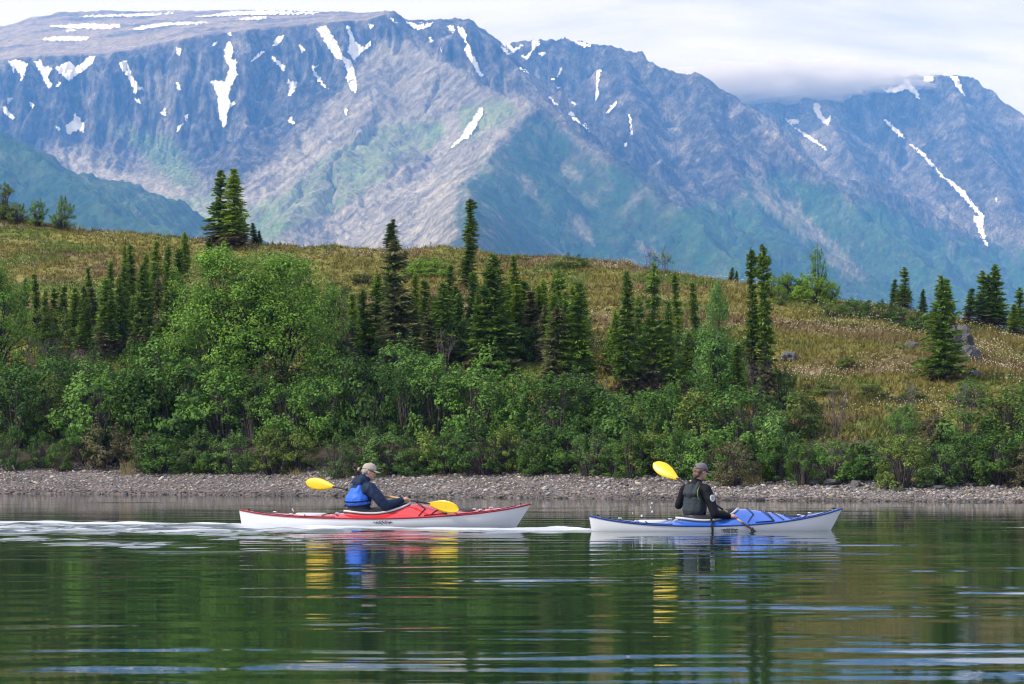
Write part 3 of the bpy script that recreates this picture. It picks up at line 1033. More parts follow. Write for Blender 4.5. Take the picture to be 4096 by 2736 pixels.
lake = tag(obj('lake_water', me, m), 'calm dark green lake with long ripples and a bright boat wake', None, None, 'structure')
# ================================================================== PLANTS
M_BARK = plain('grey_bark', (0.085, 0.072, 0.062), 0.9, 0.2, vary=0.2, scale=14, bump=0.4)
M_DEAD = plain('dead_wood', (0.16, 0.135, 0.12), 0.9, 0.2, vary=0.2, scale=14, bump=0.4)
M_SPRUCE = leaf_mat('spruce_needles', (0.100, 0.175, 0.025), (0.160, 0.252, 0.037), (0.17, 0.13, 0.09), 0.25, 0.25)
M_SPRUCE_Y = leaf_mat('sunny_spruce_needles', (0.160, 0.252, 0.025), (0.248, 0.349, 0.034), (0.17, 0.13, 0.08), 0.28, 0.2)
M_SPRUCE_B = leaf_mat('olive_spruce_needles', (0.108, 0.145, 0.036), (0.19, 0.185, 0.078), (0.19, 0.14, 0.10), 0.25, 0.2)
M_WILLOW = leaf_mat('willow_leaves', (0.150, 0.285, 0.036), (0.215, 0.370, 0.055), (0.10, 0.09, 0.05), 0.32, 0.12)
M_ALDER = [leaf_mat('alder_leaves_dark', (0.056, 0.122, 0.020), (0.092, 0.180, 0.034), (0.07, 0.055, 0.04), 0.25, 0.38),
           leaf_mat('alder_leaves_mid', (0.078, 0.165, 0.024), (0.125, 0.235, 0.040), (0.08, 0.06, 0.04), 0.28, 0.35),
           leaf_mat('alder_leaves_grey', (0.100, 0.184, 0.041), (0.152, 0.257, 0.065), (0.09, 0.07, 0.05), 0.25, 0.25),
           leaf_mat('alder_leaves_olive', (0.120, 0.175, 0.030), (0.160, 0.218, 0.043), (0.10, 0.07, 0.045), 0.25, 0.2),
           leaf_mat('alder_leaves_rusty', (0.130, 0.115, 0.055), (0.165, 0.155, 0.068), (0.10, 0.06, 0.04), 0.2, 0.2)]
M_LIME = leaf_mat('lime_green_leaves', (0.152, 0.262, 0.025), (0.200, 0.330, 0.037), (0.12, 0.1, 0.05), 0.32, 0.12)
M_BIRCH = leaf_mat('birch_leaves', (0.104, 0.218, 0.046), (0.148, 0.281, 0.068), (0.1, 0.09, 0.05), 0.32, 0.1)


def quads(C, U, W):
    """leaf quads: centres C, half-length vectors U, half-width vectors W -> a pointed four-cornered leaf each"""
    V = np.stack([C - U, C + W - 0.1 * U, C + U, C - W - 0.1 * U], 1).reshape(-1, 3)
    F = np.arange(len(V)).reshape(-1, 4)
    return V, F


def unit(v):
    return v / np.maximum(np.linalg.norm(v, axis=-1, keepdims=True), 1e-9)


def tube(pts, radii, k=5):
    """one tapered tube along a polyline"""
    pts = [np.asarray(p, float) for p in pts]
    V, F = [], []
    for i, p in enumerate(pts):
        dv = unit(pts[min(i + 1, len(pts) - 1)] - pts[max(i - 1, 0)])
        up = np.array([0, 0, 1.0]) if abs(dv[2]) < 0.9 else np.array([1.0, 0, 0])
        s = unit(np.cross(dv, up))
        q = np.cross(s, dv)
        for j in range(k):
            an = 2 * math.pi * j / k
            V.append(p + radii[i] * (math.cos(an) * s + math.sin(an) * q))
    for i in range(len(pts) - 1):
        for j in range(k):
            F.append((i * k + j, i * k + (j + 1) % k, (i + 1) * k + (j + 1) % k, (i + 1) * k + j))
    F.append(tuple(range(k - 1, -1, -1)))
    F.append(tuple((len(pts) - 1) * k + j for j in range(k)))
    return V, F


def merge(parts):
    V, F, n = [], [], 0
    for v, f in parts:
        V.extend(v)
        F.extend([tuple(i + n for i in q) for q in f])
        n += len(v)
    return V, F


def spruce_mesh(seed, h, wbase, club=0.0, dead=0.25, bare=0.0, dens=1.0, lean=0.02):
    r = np.random.default_rng(seed)
    nb = int(h * 92 * dens)
    z0 = h * (0.05 + bare)
    tz = np.sort(r.uniform(0, 1, nb))
    zc = z0 + tz * (h * 0.985 - z0)
    T = (zc - z0) / (h - z0)
    gap = 0.90 + 0.30 * pn(zc / h * 9 + seed * 3.1, zc * 0 + seed, seed) + 0.25 * pn(zc / h * 24, zc * 0 + 2 * seed, seed + 5)      # uneven storeys
    prof = np.clip((1 - T) ** 0.85, 0, 1) * (0.75 + 0.25 * np.clip(T * 6, 0, 1))
    if club:
        prof = prof * (1 - club) + club * (0.42 + 0.2 * np.sin(T * 11 + seed)) * np.clip((1 - T) * 7, 0, 1)
    az_ = r.uniform(0, 2 * np.pi, nb)
    Lb = wbase * 0.5 * prof * gap * np.clip(r.normal(0.92, 0.26, nb), 0.4, 1.5) * (1 + 0.18 * np.sin(az_ + seed)) + 0.05
    az = az_
    droop = r.uniform(0.15, 0.45, nb) * (1 - T) + (-0.55) * np.clip(T - 0.75, 0, 1) * 4
    bend = np.array([r.normal(0, lean), r.normal(0, lean)])

    def axis(z):
        return np.stack([bend[0] * z + 0.015 * np.sin(z * 1.7 + seed), bend[1] * z, z], -1)
    C, U, W, dry = [], [], [], []
    for i in range(nb):
        n = max(8, int(Lb[i] / 0.0125))
        t = r.uniform(0.08, 1.0, n)
        dirh = np.array([math.cos(az[i]), math.sin(az[i]), 0])
        side = np.array([-dirh[1], dirh[0], 0])
        sag = -droop[i] * Lb[i] * (t ** 1.2) + 0.16 * Lb[i] * t ** 3
        spread = (0.32 * Lb[i] * t * (1.15 - t) + 0.012) * r.normal(0, 1, n)
        p = axis(zc[i])[None, :] + dirh * (Lb[i] * t)[:, None] + side * spread[:, None] + np.array([0, 0, 1]) * (sag + r.normal(0, 0.012, n))[:, None]
        fw = unit(dirh + side * (np.sign(spread) * r.uniform(0.2, 1.0, n))[:, None] + np.array([0, 0, 1]) * r.normal(-0.05, 0.55, n)[:, None])
        ln = r.uniform(0.05, 0.10, n) * (0.75 + 0.25 * min(1, Lb[i] / 0.3))
        wv = unit(np.cross(fw, unit(r.normal(0, 1.0, (n, 3)) + np.array([0, 0, 0.5]))))
        C.append(p)
        U.append(fw * ln[:, None])
        W.append(wv * (ln * r.uniform(0.22, 0.36, n))[:, None])
        dr = np.clip((dead - T[i]) / max(dead, 1e-3) * 1.6 + r.normal(0, 0.25) + (0.35 - t) * 0.5, 0, 1)
        dry.append(dr * (dead > 0))
    # leader
    n = 10
    C.append(axis(np.linspace(h * 0.93, h * 1.0, n)))
    U.append(np.stack([r.normal(0, 0.02, n), r.normal(0, 0.02, n), np.full(n, 0.045)], -1))
    W.append(np.stack([r.normal(0, 0.014, n), r.normal(0, 0.014, n), np.zeros(n)], -1))
    dry.append(np.zeros(n))
    C, U, W, dry = np.concatenate(C), np.concatenate(U), np.concatenate(W), np.concatenate(dry)
    V, F = quads(C, U, W)
    me = mesh_np('crown', V, F)
    flt_attr(me, 'dry', np.repeat(dry, 4))
    flt_attr(me, 'tone', np.repeat(np.clip(r.normal(1.0, 0.22, len(C)), 0.5, 1.6), 4))
    zs_ = np.linspace(-0.25, h * 0.97, 7)
    parts = [tube(list(axis(zs_)), [0.016 + 0.020 * h * (1 - max(z, 0) / h) / 1.6 for z in zs_], 6)]
    for i in range(int(14 + 20 * dead)):                        # bare lower twigs
        z = r.uniform(0.06, 0.18 + 0.5 * dead) * h
        an = r.uniform(0, 6.28)
        l = wbase * 0.5 * r.uniform(0.4, 0.9)
        p0 = axis(z)
        p1 = p0 + np.array([math.cos(an) * l, math.sin(an) * l, -0.25 * l + r.normal(0, 0.05)])
        parts.append(tube([p0, (p0 + p1) / 2 + np.array([0, 0, 0.03]), p1], [0.012, 0.008, 0.003], 3))
    tv, tf = merge(parts)
    return me, mesh_mixed('trunk', tv, tf, True)


def bush_mesh(seed, h, w, clumps, per, leaf, hang=0.0, stems=7, open_=0.0, base_z=0.04, lobes=None, crad=0.19, shoots=14):
    """multi-stemmed shrub or broad tree: leaf clumps carried by real stems, gaps between the clumps"""
    r = np.random.default_rng(seed)
    lobes = lobes or [(0, 0, 0, 1.0)]
    cen = []
    tries = 0
    while len(cen) < clumps and tries < clumps * 40:
        tries += 1
        lx, ly, lz, ls = lobes[r.integers(len(lobes))]
        th = r.uniform(0, 2 * np.pi)
        z = r.uniform(0.0, 1.0) ** (0.62 if clumps > 200 else 1.0)
        rad = math.sqrt(max(0.0, 1 - (max(z - 0.38, 0) / 0.62) ** 2)) * (0.86 + 0.14 * min(z / 0.3, 1))
        q = r.uniform(0.35 if not open_ else 0.1, 1.0) ** 0.5
        p = np.array([lx + ls * 0.5 * w * rad * q * math.cos(th), ly + ls * 0.5 * w * rad * q * math.sin(th) * 0.85, h * (base_z + lz + (ls if ls < 1 else 1) * z * (0.93 - base_z))])
        p += r.normal(0, 0.05, 3) * [1, 1, 0.6]
        md = crad * 0.55
        if all(np.sum((p - c) ** 2) > md * md for c in cen[-60:]):
            cen.append(p)
    cen = np.array(cen)
    cr_ = crad * r.uniform(0.65, 1.35, len(cen))
    base_n = len(cen)
    for k in range(shoots):                                     # leafy shoots breaking the outline
        c = cen[r.integers(base_n)]
        dv = unit(c - np.array([0, 0, h * 0.25]) + r.normal(0, 0.35, 3) * w * 0.3 + np.array([0, 0, 0.5 * h]))
        ll = crad * r.uniform(1.0, 2.2)
        cen = np.concatenate([cen, (c + dv * np.linspace(0.55, 1.0, 3)[:, None] * ll)])
        cr_ = np.concatenate([cr_, crad * np.array([0.42, 0.34, 0.24])])
    n = len(cen) * per
    ci = np.repeat(np.arange(len(cen)), per)
    dirs = unit(r.normal(0, 1, (n, 3)))
    keep = (r.uniform(0, 1, n) < np.clip((cr_[ci] / crad) ** 1.6, 0.12, 1.0))
    ci, dirs = ci[keep], dirs[keep]
    n = len(ci)
    rr = r.uniform(0.15, 1.0, n) ** 0.45
    off = dirs * (cr_[ci] * rr)[:, None] * np.array([1.1, 1.1, 0.8])
    Cc = cen[ci] + off
    Cc[:, 2] = np.maximum(Cc[:, 2], 0.02)
    out = unit(dirs + 0.8 * unit(cen[ci] - np.array([0, 0, h * 0.35])) + np.array([0, 0, 0.55]) + r.normal(0, 0.45, (n, 3)))
    tang = unit(np.cross(out, unit(r.normal(0, 1, (n, 3)))))
    tang[:, 2] -= hang
    tang = unit(tang)
    ln = leaf * r.uniform(0.65, 1.3, n)
    V, F = quads(Cc, tang * ln[:, None] * 0.5, unit(np.cross(out, tang)) * (ln * r.uniform(0.24, 0.36, n))[:, None])
    me = mesh_np('crown', V, F)
    flt_attr(me, 'dry', np.repeat(np.clip(r.normal(-0.1, 0.14, len(cen)), 0, 0.6)[ci], 4))
    tone = np.clip(r.normal(1, 0.16, len(cen))[ci] * r.normal(1, 0.2, n), 0.5, 1.7)
    flt_attr(me, 'tone', np.repeat(tone, 4))
    parts = []
    order = r.permutation(len(cen))
    roots = [np.array([lb[0] * 0.35 + r.normal(0, 0.05 * w), r.normal(0, 0.05 * w), -0.15]) for lb in lobes for _ in range(max(1, stems // len(lobes)))]
    for k in order[:min(len(cen), stems * 9)]:
        tip = cen[k]
        b0 = roots[int(np.argmin([np.hypot(q[0] - tip[0] * 0.5, q[1] - tip[1] * 0.5) + r.uniform(0, 0.2 * w) for q in roots]))]
        mid = b0 * 0.55 + tip * 0.45 + np.array([0, 0, 0.14 * h]) + r.normal(0, 0.03 * w, 3)
        r0 = 0.006 + 0.011 * h
        parts.append(tube([b0, (b0 * 0.7 + mid * 0.3), mid, mid * 0.35 + tip * 0.65, tip], [r0, r0 * 0.75, r0 * 0.5, r0 * 0.28, 0.003], 4))
    tv, tf = merge(parts)
    return me, mesh_mixed('stems', tv, tf, True)


def bare_mesh(seed, h, w, stems=9, twigs=10):
    r = np.random.default_rng(seed)
    parts = []
    for s in range(stems):
        an = r.uniform(0, 6.28)
        tip = np.array([math.cos(an) * w * 0.5 * r.uniform(0.2, 1), math.sin(an) * w * 0.5 * r.uniform(0.2, 1), h * r.uniform(0.6, 1)])
        b0 = np.array([r.normal(0, 0.06), r.normal(0, 0.06), -0.1])
        mid = (b0 + tip) / 2 + r.normal(0, 0.07 * w, 3)
        r0 = 0.008 + 0.007 * h
        parts.append(tube([b0, (b0 + mid) / 2 + r.normal(0, 0.02, 3), mid, (mid + tip) / 2, tip], [r0, r0 * .8, r0 * .6, r0 * .35, 0.004], 4))
        for k in range(twigs):
            f = r.uniform(0.35, 0.95)
            p0 = mid * (1 - f) + tip * f
            p1 = p0 + unit(r.normal(0, 1, 3) + np.array([0, 0, 0.5])) * 0.16 * h * r.uniform(0.5, 1.3)
            parts.append(tube([p0, (p0 + p1) / 2 + r.normal(0, 0.01, 3), p1], [0.007, 0.005, 0.002], 3))
    return mesh_mixed('branches', *merge(parts), True)


def plant(name, x, y, z, crown, stem, mats, sc=(1, 1, 1), rz=0.0, label='', cat='tree', group=None, stem_name='trunk'):
    o = empty(name, (x, y, z), rz)
    o.scale = sc
    if crown is not None:
        if len(crown.materials) == 0:
            crown.materials.append(mats[0])
        c = link(bpy.data.objects.new('crown', crown), o)
        c.material_slots[0].link = 'OBJECT'
        c.material_slots[0].material = mats[0]
    if len(stem.materials) == 0:
        stem.materials.append(mats[1])
    link(bpy.data.objects.new(stem_name, stem), o)
    tag(o, label, cat, group)
    return o


# ---- spruces. variants are built at a nominal height and scaled to each tree
SPV = {}
for nm, a in dict(n1=(1, 3.4, 0.55, 0.25, 0.30, 0.0, 1.0), n2=(2, 3.4, 0.50, 0.4, 0.45, 0.03, 1.0), n3=(3, 3.4, 0.62, 0.15, 0.2, 0.0, 1.0), n4=(4, 3.4, 0.52, 0.55, 0.35, 0.05, 0.9),
                  m1=(5, 3.6, 0.95, 0.15, 0.3, 0.0, 1.0), m2=(6, 3.6, 1.05, 0.1, 0.22, 0.0, 1.0), m3=(7, 3.6, 0.9, 0.3, 0.38, 0.02, 1.0),
                  w1=(8, 3.4, 1.45, 0.0, 0.08, -0.03, 0.95), w2=(9, 3.4, 1.6, 0.05, 0.25, -0.02, 0.9),
                  c1=(10, 4.6, 0.72, 0.7, 0.42, 0.08, 1.0), c2=(11, 4.8, 0.85, 0.65, 0.35, 0.04, 1.0)).items():
    SPV[nm] = (spruce_mesh(*a), a[1], a[2])

# tip u, tip v, base v, width px, variant, tone, cluster
S, Y_, B_ = 'S', 'Y', 'B'
SPR = [
    # left stand of thin spruces
    (92, 1112, 1330, 40, 'n3', S, 'L'), (158, 1095, 1345, 42, 'n1', S, 'L'), (244, 1143, 1370, 44, 'n2', S, 'L'), (286, 1172, 1390, 42, 'n4', S, 'L'), (325, 1190, 1420, 46, 'n1', S, 'L'), (355, 1226, 1420, 40, 'n3', S, 'L'),
    (371, 1068, 1290, 34, 'n2', S, 'L'), (437, 1044, 1260, 32, 'n4', S, 'L'), (417, 1110, 1440, 58, 'n2', S, 'L'), (477, 1065, 1350, 58, 'n1', S, 'L'), (504, 978, 1240, 40, 'n3', Y_, 'L'), (528, 976, 1260, 42, 'n1', S, 'L'),
    (555, 1050, 1460, 84, 'm3', S, 'L'), (590, 1010, 1280, 44, 'n3', Y_, 'L'), (617, 964, 1270, 50, 'n1', Y_, 'L'), (625, 1046, 1330, 52, 'n2', S, 'L'), (680, 973, 1330, 54, 'n3', S, 'L'), (707, 994, 1280, 44, 'n4', S, 'L'), (742, 928, 1110, 42, 'n3', Y_, 'L'),
    (650, 1166, 1470, 80, 'm1', S, 'L'), (455, 1200, 1440, 50, 'n4', S, 'L'), (690, 1080, 1400, 50, 'n2', S, 'L'), (841, 952, 1120, 46, 'n1', S, 'L'),
    # hilltop trees left
    (877, 680, 985, 135, 'm1', S, 'K'), (939, 675, 990, 165, 'm2', Y_, 'K'), (966, 818, 985, 80, 'n3', Y_, 'K'), (1020, 892, 975, 44, 'n1', S, 'K'), (1040, 922, 975, 30, 'n3', S, 'K'),
    # crest middle
    (1549, 893, 1000, 48, 'n4', S, 'M'), (1566, 877, 1002, 50, 'n1', S, 'M'), (1884, 793, 1050, 78, 'c1', S, 'M'), (1868, 936, 1160, 76, 'n3', S, 'M'),
    # middle stand
    (1350, 1225, 1390, 40, 'n1', S, 'T'), (1497, 1100, 1440, 110, 'm3', S, 'T'), (1533, 1066, 1330, 46, 'n2', S, 'T'), (1597, 956, 1490, 172, 'm1', B_, 'T'), (1662, 1090, 1380, 60, 'n3', Y_, 'T'), (1717, 1118, 1420, 66, 'n2', S, 'T'),
    (1800, 1059, 1330, 60, 'n1', S, 'T'), (1783, 1130, 1490, 118, 'm3', S, 'T'), (1843, 1175, 1440, 60, 'n4', S, 'T'), (1896, 1086, 1440, 88, 'n3', S, 'T'), (1955, 1018, 1490, 190, 'm2', S, 'T'), (1994, 1100, 1400, 80, 'n2', S, 'T'),
    (2039, 1134, 1400, 66, 'n3', S, 'T'), (2066, 1022, 1260, 56, 'n1', Y_, 'T'), (2108, 1120, 1400, 66, 'n2', S, 'T'), (2150, 1140, 1420, 70, 'n3', Y_, 'T'), (2172, 1116, 1390, 60, 'n3', Y_, 'T'), (2203, 1090, 1380, 62, 'n1', Y_, 'T'), (2245, 1078, 1440, 92, 'm1', S, 'T'),
    (2208, 1174, 1480, 84, 'n3', S, 'T'), (2208, 1217, 1640, 152, 'm3', B_, 'T'), (2280, 1165, 1540, 90, 'm1', S, 'T'), (2310, 1126, 1610, 160, 'm2', S, 'T'), (1570, 1250, 1500, 70, 'n4', B_, 'T'), (1720, 1260, 1510, 80, 'n2', B_, 'T'),
    # right of the gap
    (2448, 1240, 1500, 60, 'n3', Y_, 'U'), (2497, 1084, 1600, 92, 'n3', S, 'U'), (2558, 1188, 1560, 84, 'm1', S, 'U'), (2606, 1054, 1590, 112, 'm1', S, 'U'), (2671, 1205, 1580, 92, 'm2', S, 'U'), (2718, 1095, 1360, 48, 'n4', S, 'U'), (2787, 1127, 1420, 46, 'n2', S, 'U'), (2735, 1330, 1580, 60, 'n1', S, 'U'), (2955, 1380, 1600, 60, 'n4', S, 'U'),
    (3017, 992, 1660, 96, 'c1', S, 'V'), (3071, 974, 1660, 112, 'c2', S, 'V'),
    (2922, 1069, 1125, 34, 'n1', S, 'W'), (2943, 1092, 1128, 24, 'n3', S, 'W'),
    # right edge
    (3572, 1117, 1236, 44, 'n1', S, 'X'), (3619, 1068, 1246, 72, 'm1', S, 'X'), (3693, 1156, 1264, 40, 'n3', S, 'X'), (3735, 1206, 1272, 36, 'n1', S, 'X'), (3804, 1115, 1330, 60, 'n2', S, 'X'), (3871, 1153, 1300, 56, 'n2', S, 'X'), (3928, 1083, 1306, 84, 'm1', S, 'X'), (3957, 1097, 1312, 60, 'n3', S, 'X'), (3989, 1057, 1320, 112, 'm2', S, 'X'), (4074, 1150, 1345, 80, 'm1', S, 'X'), (4050, 1215, 1340, 60, 'n3', Y_, 'X'),
    (3772, 1102, 1520, 215, 'w1', S, 'Z'),
]
rx = np.random.default_rng(55)
for (u0, u1, n_, t0, t1, b0, b1, w0_, w1_, cl_) in ((100, 760, 13, 1080, 1200, 1330, 1430, 44, 66, 'L'), (1400, 2350, 20, 1110, 1230, 1400, 1500, 56, 96, 'T'), (2440, 2760, 5, 1200, 1300, 1480, 1570, 54, 80, 'U')):
    for k in range(n_):                                  # the rest of each stand, filling the gaps between the taller tips
        SPR.append((u0 + (u1 - u0) * (k + rx.uniform(0.15, 0.85)) / n_, rx.uniform(t0, t1), rx.uniform(b0, b1), rx.uniform(w0_, w1_), str(rx.choice(['n1', 'n2', 'n3', 'm1', 'm3'])), str(rx.choice(['S', 'S', 'Y', 'B'])), cl_))
WHERE = dict(L='the thin stand left of the willow', K='the hilltop clump above the willow', M='the lone trees on the middle skyline', T='the dense stand above the red kayak', U='the stand right of the gold gap',
             V='the tall pair above the blue kayak', W='the tiny pair on the skyline', X='the row beyond the right crest', Z='')
cnt = {}
WF = dict(L=1.52, K=0.98, M=1.15, T=1.28, U=1.25, V=1.02, W=0.95, X=1.15, Z=1.12)
tot = {k: sum(1 for q in SPR if q[6] == k) for k in WHERE}
for (u, v, vb, wpx, var, tone, cl) in sorted(SPR, key=lambda q: q[0]):
    (cm, tm), h0, w0 = SPV[var]
    x, y, z = on_ground(u, vb)
    top = P(u, v, y)
    hh = max(top[2] - z, 0.4)
    ww = wpx / FPX * y
    cnt[cl] = cnt.get(cl, 0) + 1
    size = 'small' if hh < 1.6 else ('tall' if hh > 3.9 else 'mid-sized')
    hue = {'S': 'dark green', 'Y': 'sunny yellow-green', 'B': 'olive brown'}[tone]
    form = {'n': 'thin', 'm': 'full', 'c': 'ragged', 'w': 'broad'}[var[0]]
    if cl == 'Z':
        lab = 'broad dark green spruce standing alone on the open slope beside the grey outcrop'
    else:
        lab = f'{form} {hue} spruce, {ordinal(cnt[cl])} from left in {WHERE[cl]}'
    mt = {'S': M_SPRUCE, 'Y': M_SPRUCE_Y, 'B': M_SPRUCE_B}[tone]
    sp_o = plant('spruce_tree', float(top[0]), y, z, cm, tm, (mt, M_BARK), (ww / w0 * WF[cl], ww / w0 * WF[cl], hh / h0), rng.uniform(0, 6.28), lab, 'spruce', 'spruces on the hillside')
    sp_o.rotation_euler = (rng.normal(0, 0.022), rng.normal(0, 0.022), rng.uniform(0, 6.28))

# ---- the big willow and other broadleaf trees
cm, tm = bush_mesh(31, 4.9, 3.5, 820, 84, 0.078, 0.35, 12, 0.6, 0.0, [(-0.8, 0, 0.0, 0.99), (-0.7, 0, 0.03, 0.99), (1.25, 0.1, -0.01, 0.97), (1.1, 0, 0.0, 0.97), (0.2, -0.5, -0.02, 0.85), (0.4, 0, 0, 0.97), (-1.0, -0.4, 0, 0.75), (1.5, -0.4, 0, 0.75)], 0.29)
x, y, z = on_ground(985, 1640)
topz = P(950, 985, y)[2]
s_ = (topz - z) / 4.75
plant('willow_tree', x, y, z, cm, tm, (M_WILLOW, M_BARK), (1.0, 0.95, s_), 0.0, 'big bright green many-stemmed willow towering over the thicket', 'tree', None)
cm, tm = bush_mesh(32, 3.9, 3.3, 300, 80, 0.078, 0.3, 8, 0.5, 0.02, [(-0.5, 0, 0, 1.0), (0.4, 0, -0.02, 0.9)], 0.26)
x, y, z = on_ground(-60, 1560)
plant('willow_tree', x, y, z, cm, tm, (M_WILLOW, M_BARK), (1.0, 1.0, (P(-40, 1010, y)[2] - z) / 3.75), 1.0, 'bright green willow cut by the left edge of the picture', 'tree', None)
cm, tm = bush_mesh(33, 3.6, 1.35, 190, 66, 0.07, 0.4, 4, 0.5, 0.03, [(0, 0, 0, 1.0)], 0.2, shoots=30)
me_b = cm
co = np.zeros(len(cm.vertices) * 3, np.float32)
cm.vertices.foreach_get('co', co)
co = co.reshape(-1, 3)
k_ = 1.15 - 0.85 * np.clip(co[:, 2] / 3.6, 0, 1) ** 1.2
co[:, :2] *= k_[:, None]
cm.vertices.foreach_set('co', co.ravel())
co = np.zeros(len(tm.vertices) * 3, np.float32)
tm.vertices.foreach_get('co', co)
co = co.reshape(-1, 3)
co[:, :2] *= (1.15 - 0.95 * np.clip(co[:, 2] / 3.6, 0, 1) ** 0.8)[:, None] * 0.7
tm.vertices.foreach_set('co', co.ravel())
x, y, z = on_ground(2868, 1600)
plant('birch_tree', x, y, z, cm, tm, (M_BIRCH, M_BARK), (0.98, 0.98, (P(2868, 1118, y)[2] - z) / 3.5), 0.4, 'pale green cone-shaped birch between the spruce stand and the twin trunks', 'tree', None)
cm, tm = bush_mesh(34, 1.7, 0.55, 44, 30, 0.06, 0.2, 3, 0.8, 0.1, None, 0.13)
x, y, z = on_ground(3272, 1180)
plant('birch_sapling', x, y, z, cm, tm, (M_BIRCH, M_BARK), (1.05, 1.05, (P(3262, 985, y)[2] - z) / 1.65), 0.3, 'thin see-through birch sapling rising from the lime green bushes on the skyline', 'tree', None)

# ---- shrubs
BU = [bush_mesh(40, 1.9, 1.8, 64, 74, 0.075, 0.05, 7, shoots=22), bush_mesh(41, 1.7, 1.9, 60, 78, 0.080, 0.0, 7, shoots=16), bush_mesh(42, 2.1, 1.7, 70, 70, 0.070, 0.25, 8, 0.5, shoots=26, crad=0.17), bush_mesh(43, 1.6, 1.8, 40, 84, 0.104, 0.0, 6, shoots=12, crad=0.24),
      bush_mesh(44, 2.0, 2.0, 56, 84, 0.080, 0.1, 8, 0.4, shoots=22, crad=0.22), bush_mesh(45, 1.5, 1.7, 60, 66, 0.070, 0.0, 6, shoots=18, crad=0.16), bush_mesh(46, 1.8, 1.6, 60, 70, 0.052, 0.35, 7, 0.6, shoots=28, crad=0.16), bush_mesh(47, 1.2, 1.5, 44, 72, 0.072, 0.0, 5, shoots=16)]
BH = [1.9, 1.7, 2.1, 1.6, 2.0, 1.5, 1.8, 1.2]
TOPV = [(-600, 1500), (0, 1470), (130, 1480), (300, 1400), (520, 1420), (700, 1400), (850, 1500), (1200, 1520), (1400, 1470), (1550, 1460), (1700, 1430), (1850, 1450), (2050, 1470), (2200, 1520), (2350, 1500), (2450, 1540), (2600, 1510), (2750, 1530),
        (2900, 1560), (3000, 1640), (3120, 1600), (3250, 1690), (3400, 1640), (3600, 1690), (3750, 1660), (3900, 1600), (4000, 1590), (4096, 1610), (4700, 1650)]
rows = [(-0.25, 1.00, 'front row above the gravel beach'), (1.9, 1.1, 'second row of the shore thicket'), (3.7, 1.15, 'third row of the shore thicket'), (5.6, 1.2, 'fourth row of the shore thicket'), (7.6, 1.25, 'highest row of the shore thicket')]
rb = np.random.default_rng(77)
bcount = 0
beyond = ([], [])
for ri, (back, scl, phrase) in enumerate(rows):
    u = -1150.0
    nn_ = 0
    while u < 5350:
        uu = u + rb.normal(0, 14)
        Ds, Db, zb, Dc, zc = (float(q) for q in g_tabs(uu))
        yy = Db + back + rb.normal(0, 0.35)
        a = (uu - 2048) / FPX / 0.99931
        xx = a * yy
        zz = float(ground(xx, yy))
        vtop = float(lerp_tab(TOPV, uu)) + rb.normal(0, 48)
        vg = float(to_px(xx, yy, zz)[1])
        avail = (vg - vtop) / FPX * yy                     # how tall a shrub here may grow under the thicket's outline
        step = rb.uniform(128, 176) * (1.0 if ri else 0.82)
        u += step
        lim = 1.75 if ri == 0 else 2.3
        hgt = min(avail, rb.uniform(0.75, 1.0) * lim * (0.72 if ri == 0 else 1.0))
        if hgt < 0.55:
            continue
        vi = int(rb.integers(len(BU)))
        cm, tm = BU[vi]
        sz = hgt / BH[vi]
        sx = np.clip(sz * rb.uniform(0.95, 1.3), 0.62, 1.3)
        p_ = [0.34, 0.30, 0.18, 0.15, 0.03] if uu < 2900 else [0.18, 0.24, 0.34, 0.20, 0.04]
        mi = int(rb.choice(5, p=p_))
        if 380 < uu < 640 and ri == 0:
            mi = 4
        hue = ['dark green', 'fresh green', 'grey-green', 'olive', 'rusty'][mi]
        if uu < -110 or uu > 4206:                        # the thicket runs on past the picture's edges as one mass
            beyond[0 if uu < 0 else 1].append((cm, xx, yy, zz, sx, sz, rb.uniform(0, 6.28)))
            continue
        nn_ += 1
        lab = f'{hue} alder shrub, {ordinal(nn_)} from the left in the {phrase}'
        plant('alder_shrub', xx, yy, zz, cm, tm, (M_ALDER[mi], M_BARK), (sx, sx, sz), rb.uniform(0, 6.28), lab, 'shrub', 'alder shrubs of the shore thicket', 'stems')
        bcount += 1
for sd, lst in zip(('left', 'right'), beyond):
    VV, FF, DD, TT, n0 = [], [], [], [], 0
    for cm, x, y, z, sx, sz, an in lst:
        n = len(cm.vertices)
        co = np.zeros(n * 3, np.float32)
        cm.vertices.foreach_get('co', co)
        co = co.reshape(-1, 3)
        at_ = np.zeros(n, np.float32)
        cm.attributes['tone'].data.foreach_get('value', at_)
        TT.append(at_ * rb.uniform(0.7, 1.3))
        at_ = np.zeros(n, np.float32)
        cm.attributes['dry'].data.foreach_get('value', at_)
        DD.append(at_)
        c_, s_ = math.cos(an), math.sin(an)
        kq = np.repeat(rb.uniform(0, 1, n // 4) < 0.42, 4)
        co, TT[-1], DD[-1] = co[kq], TT[-1][kq], DD[-1][kq]
        n = len(co)
        VV.append(np.stack([x + sx * (co[:, 0] * c_ - co[:, 1] * s_), y + sx * (co[:, 0] * s_ + co[:, 1] * c_), z + sz * co[:, 2]], -1))
        FF.append(np.arange(n).reshape(-1, 4) + n0)
        n0 += n
    me = mesh_np('undergrowth', np.concatenate(VV), np.concatenate(FF))
    flt_attr(me, 'tone', np.concatenate(TT))
    flt_attr(me, 'dry', np.concatenate(DD))
    tag(obj('undergrowth', me, M_ALDER[0]), f'alder thicket running on past the {sd} edge of the picture', 'undergrowth', None, 'stuff')
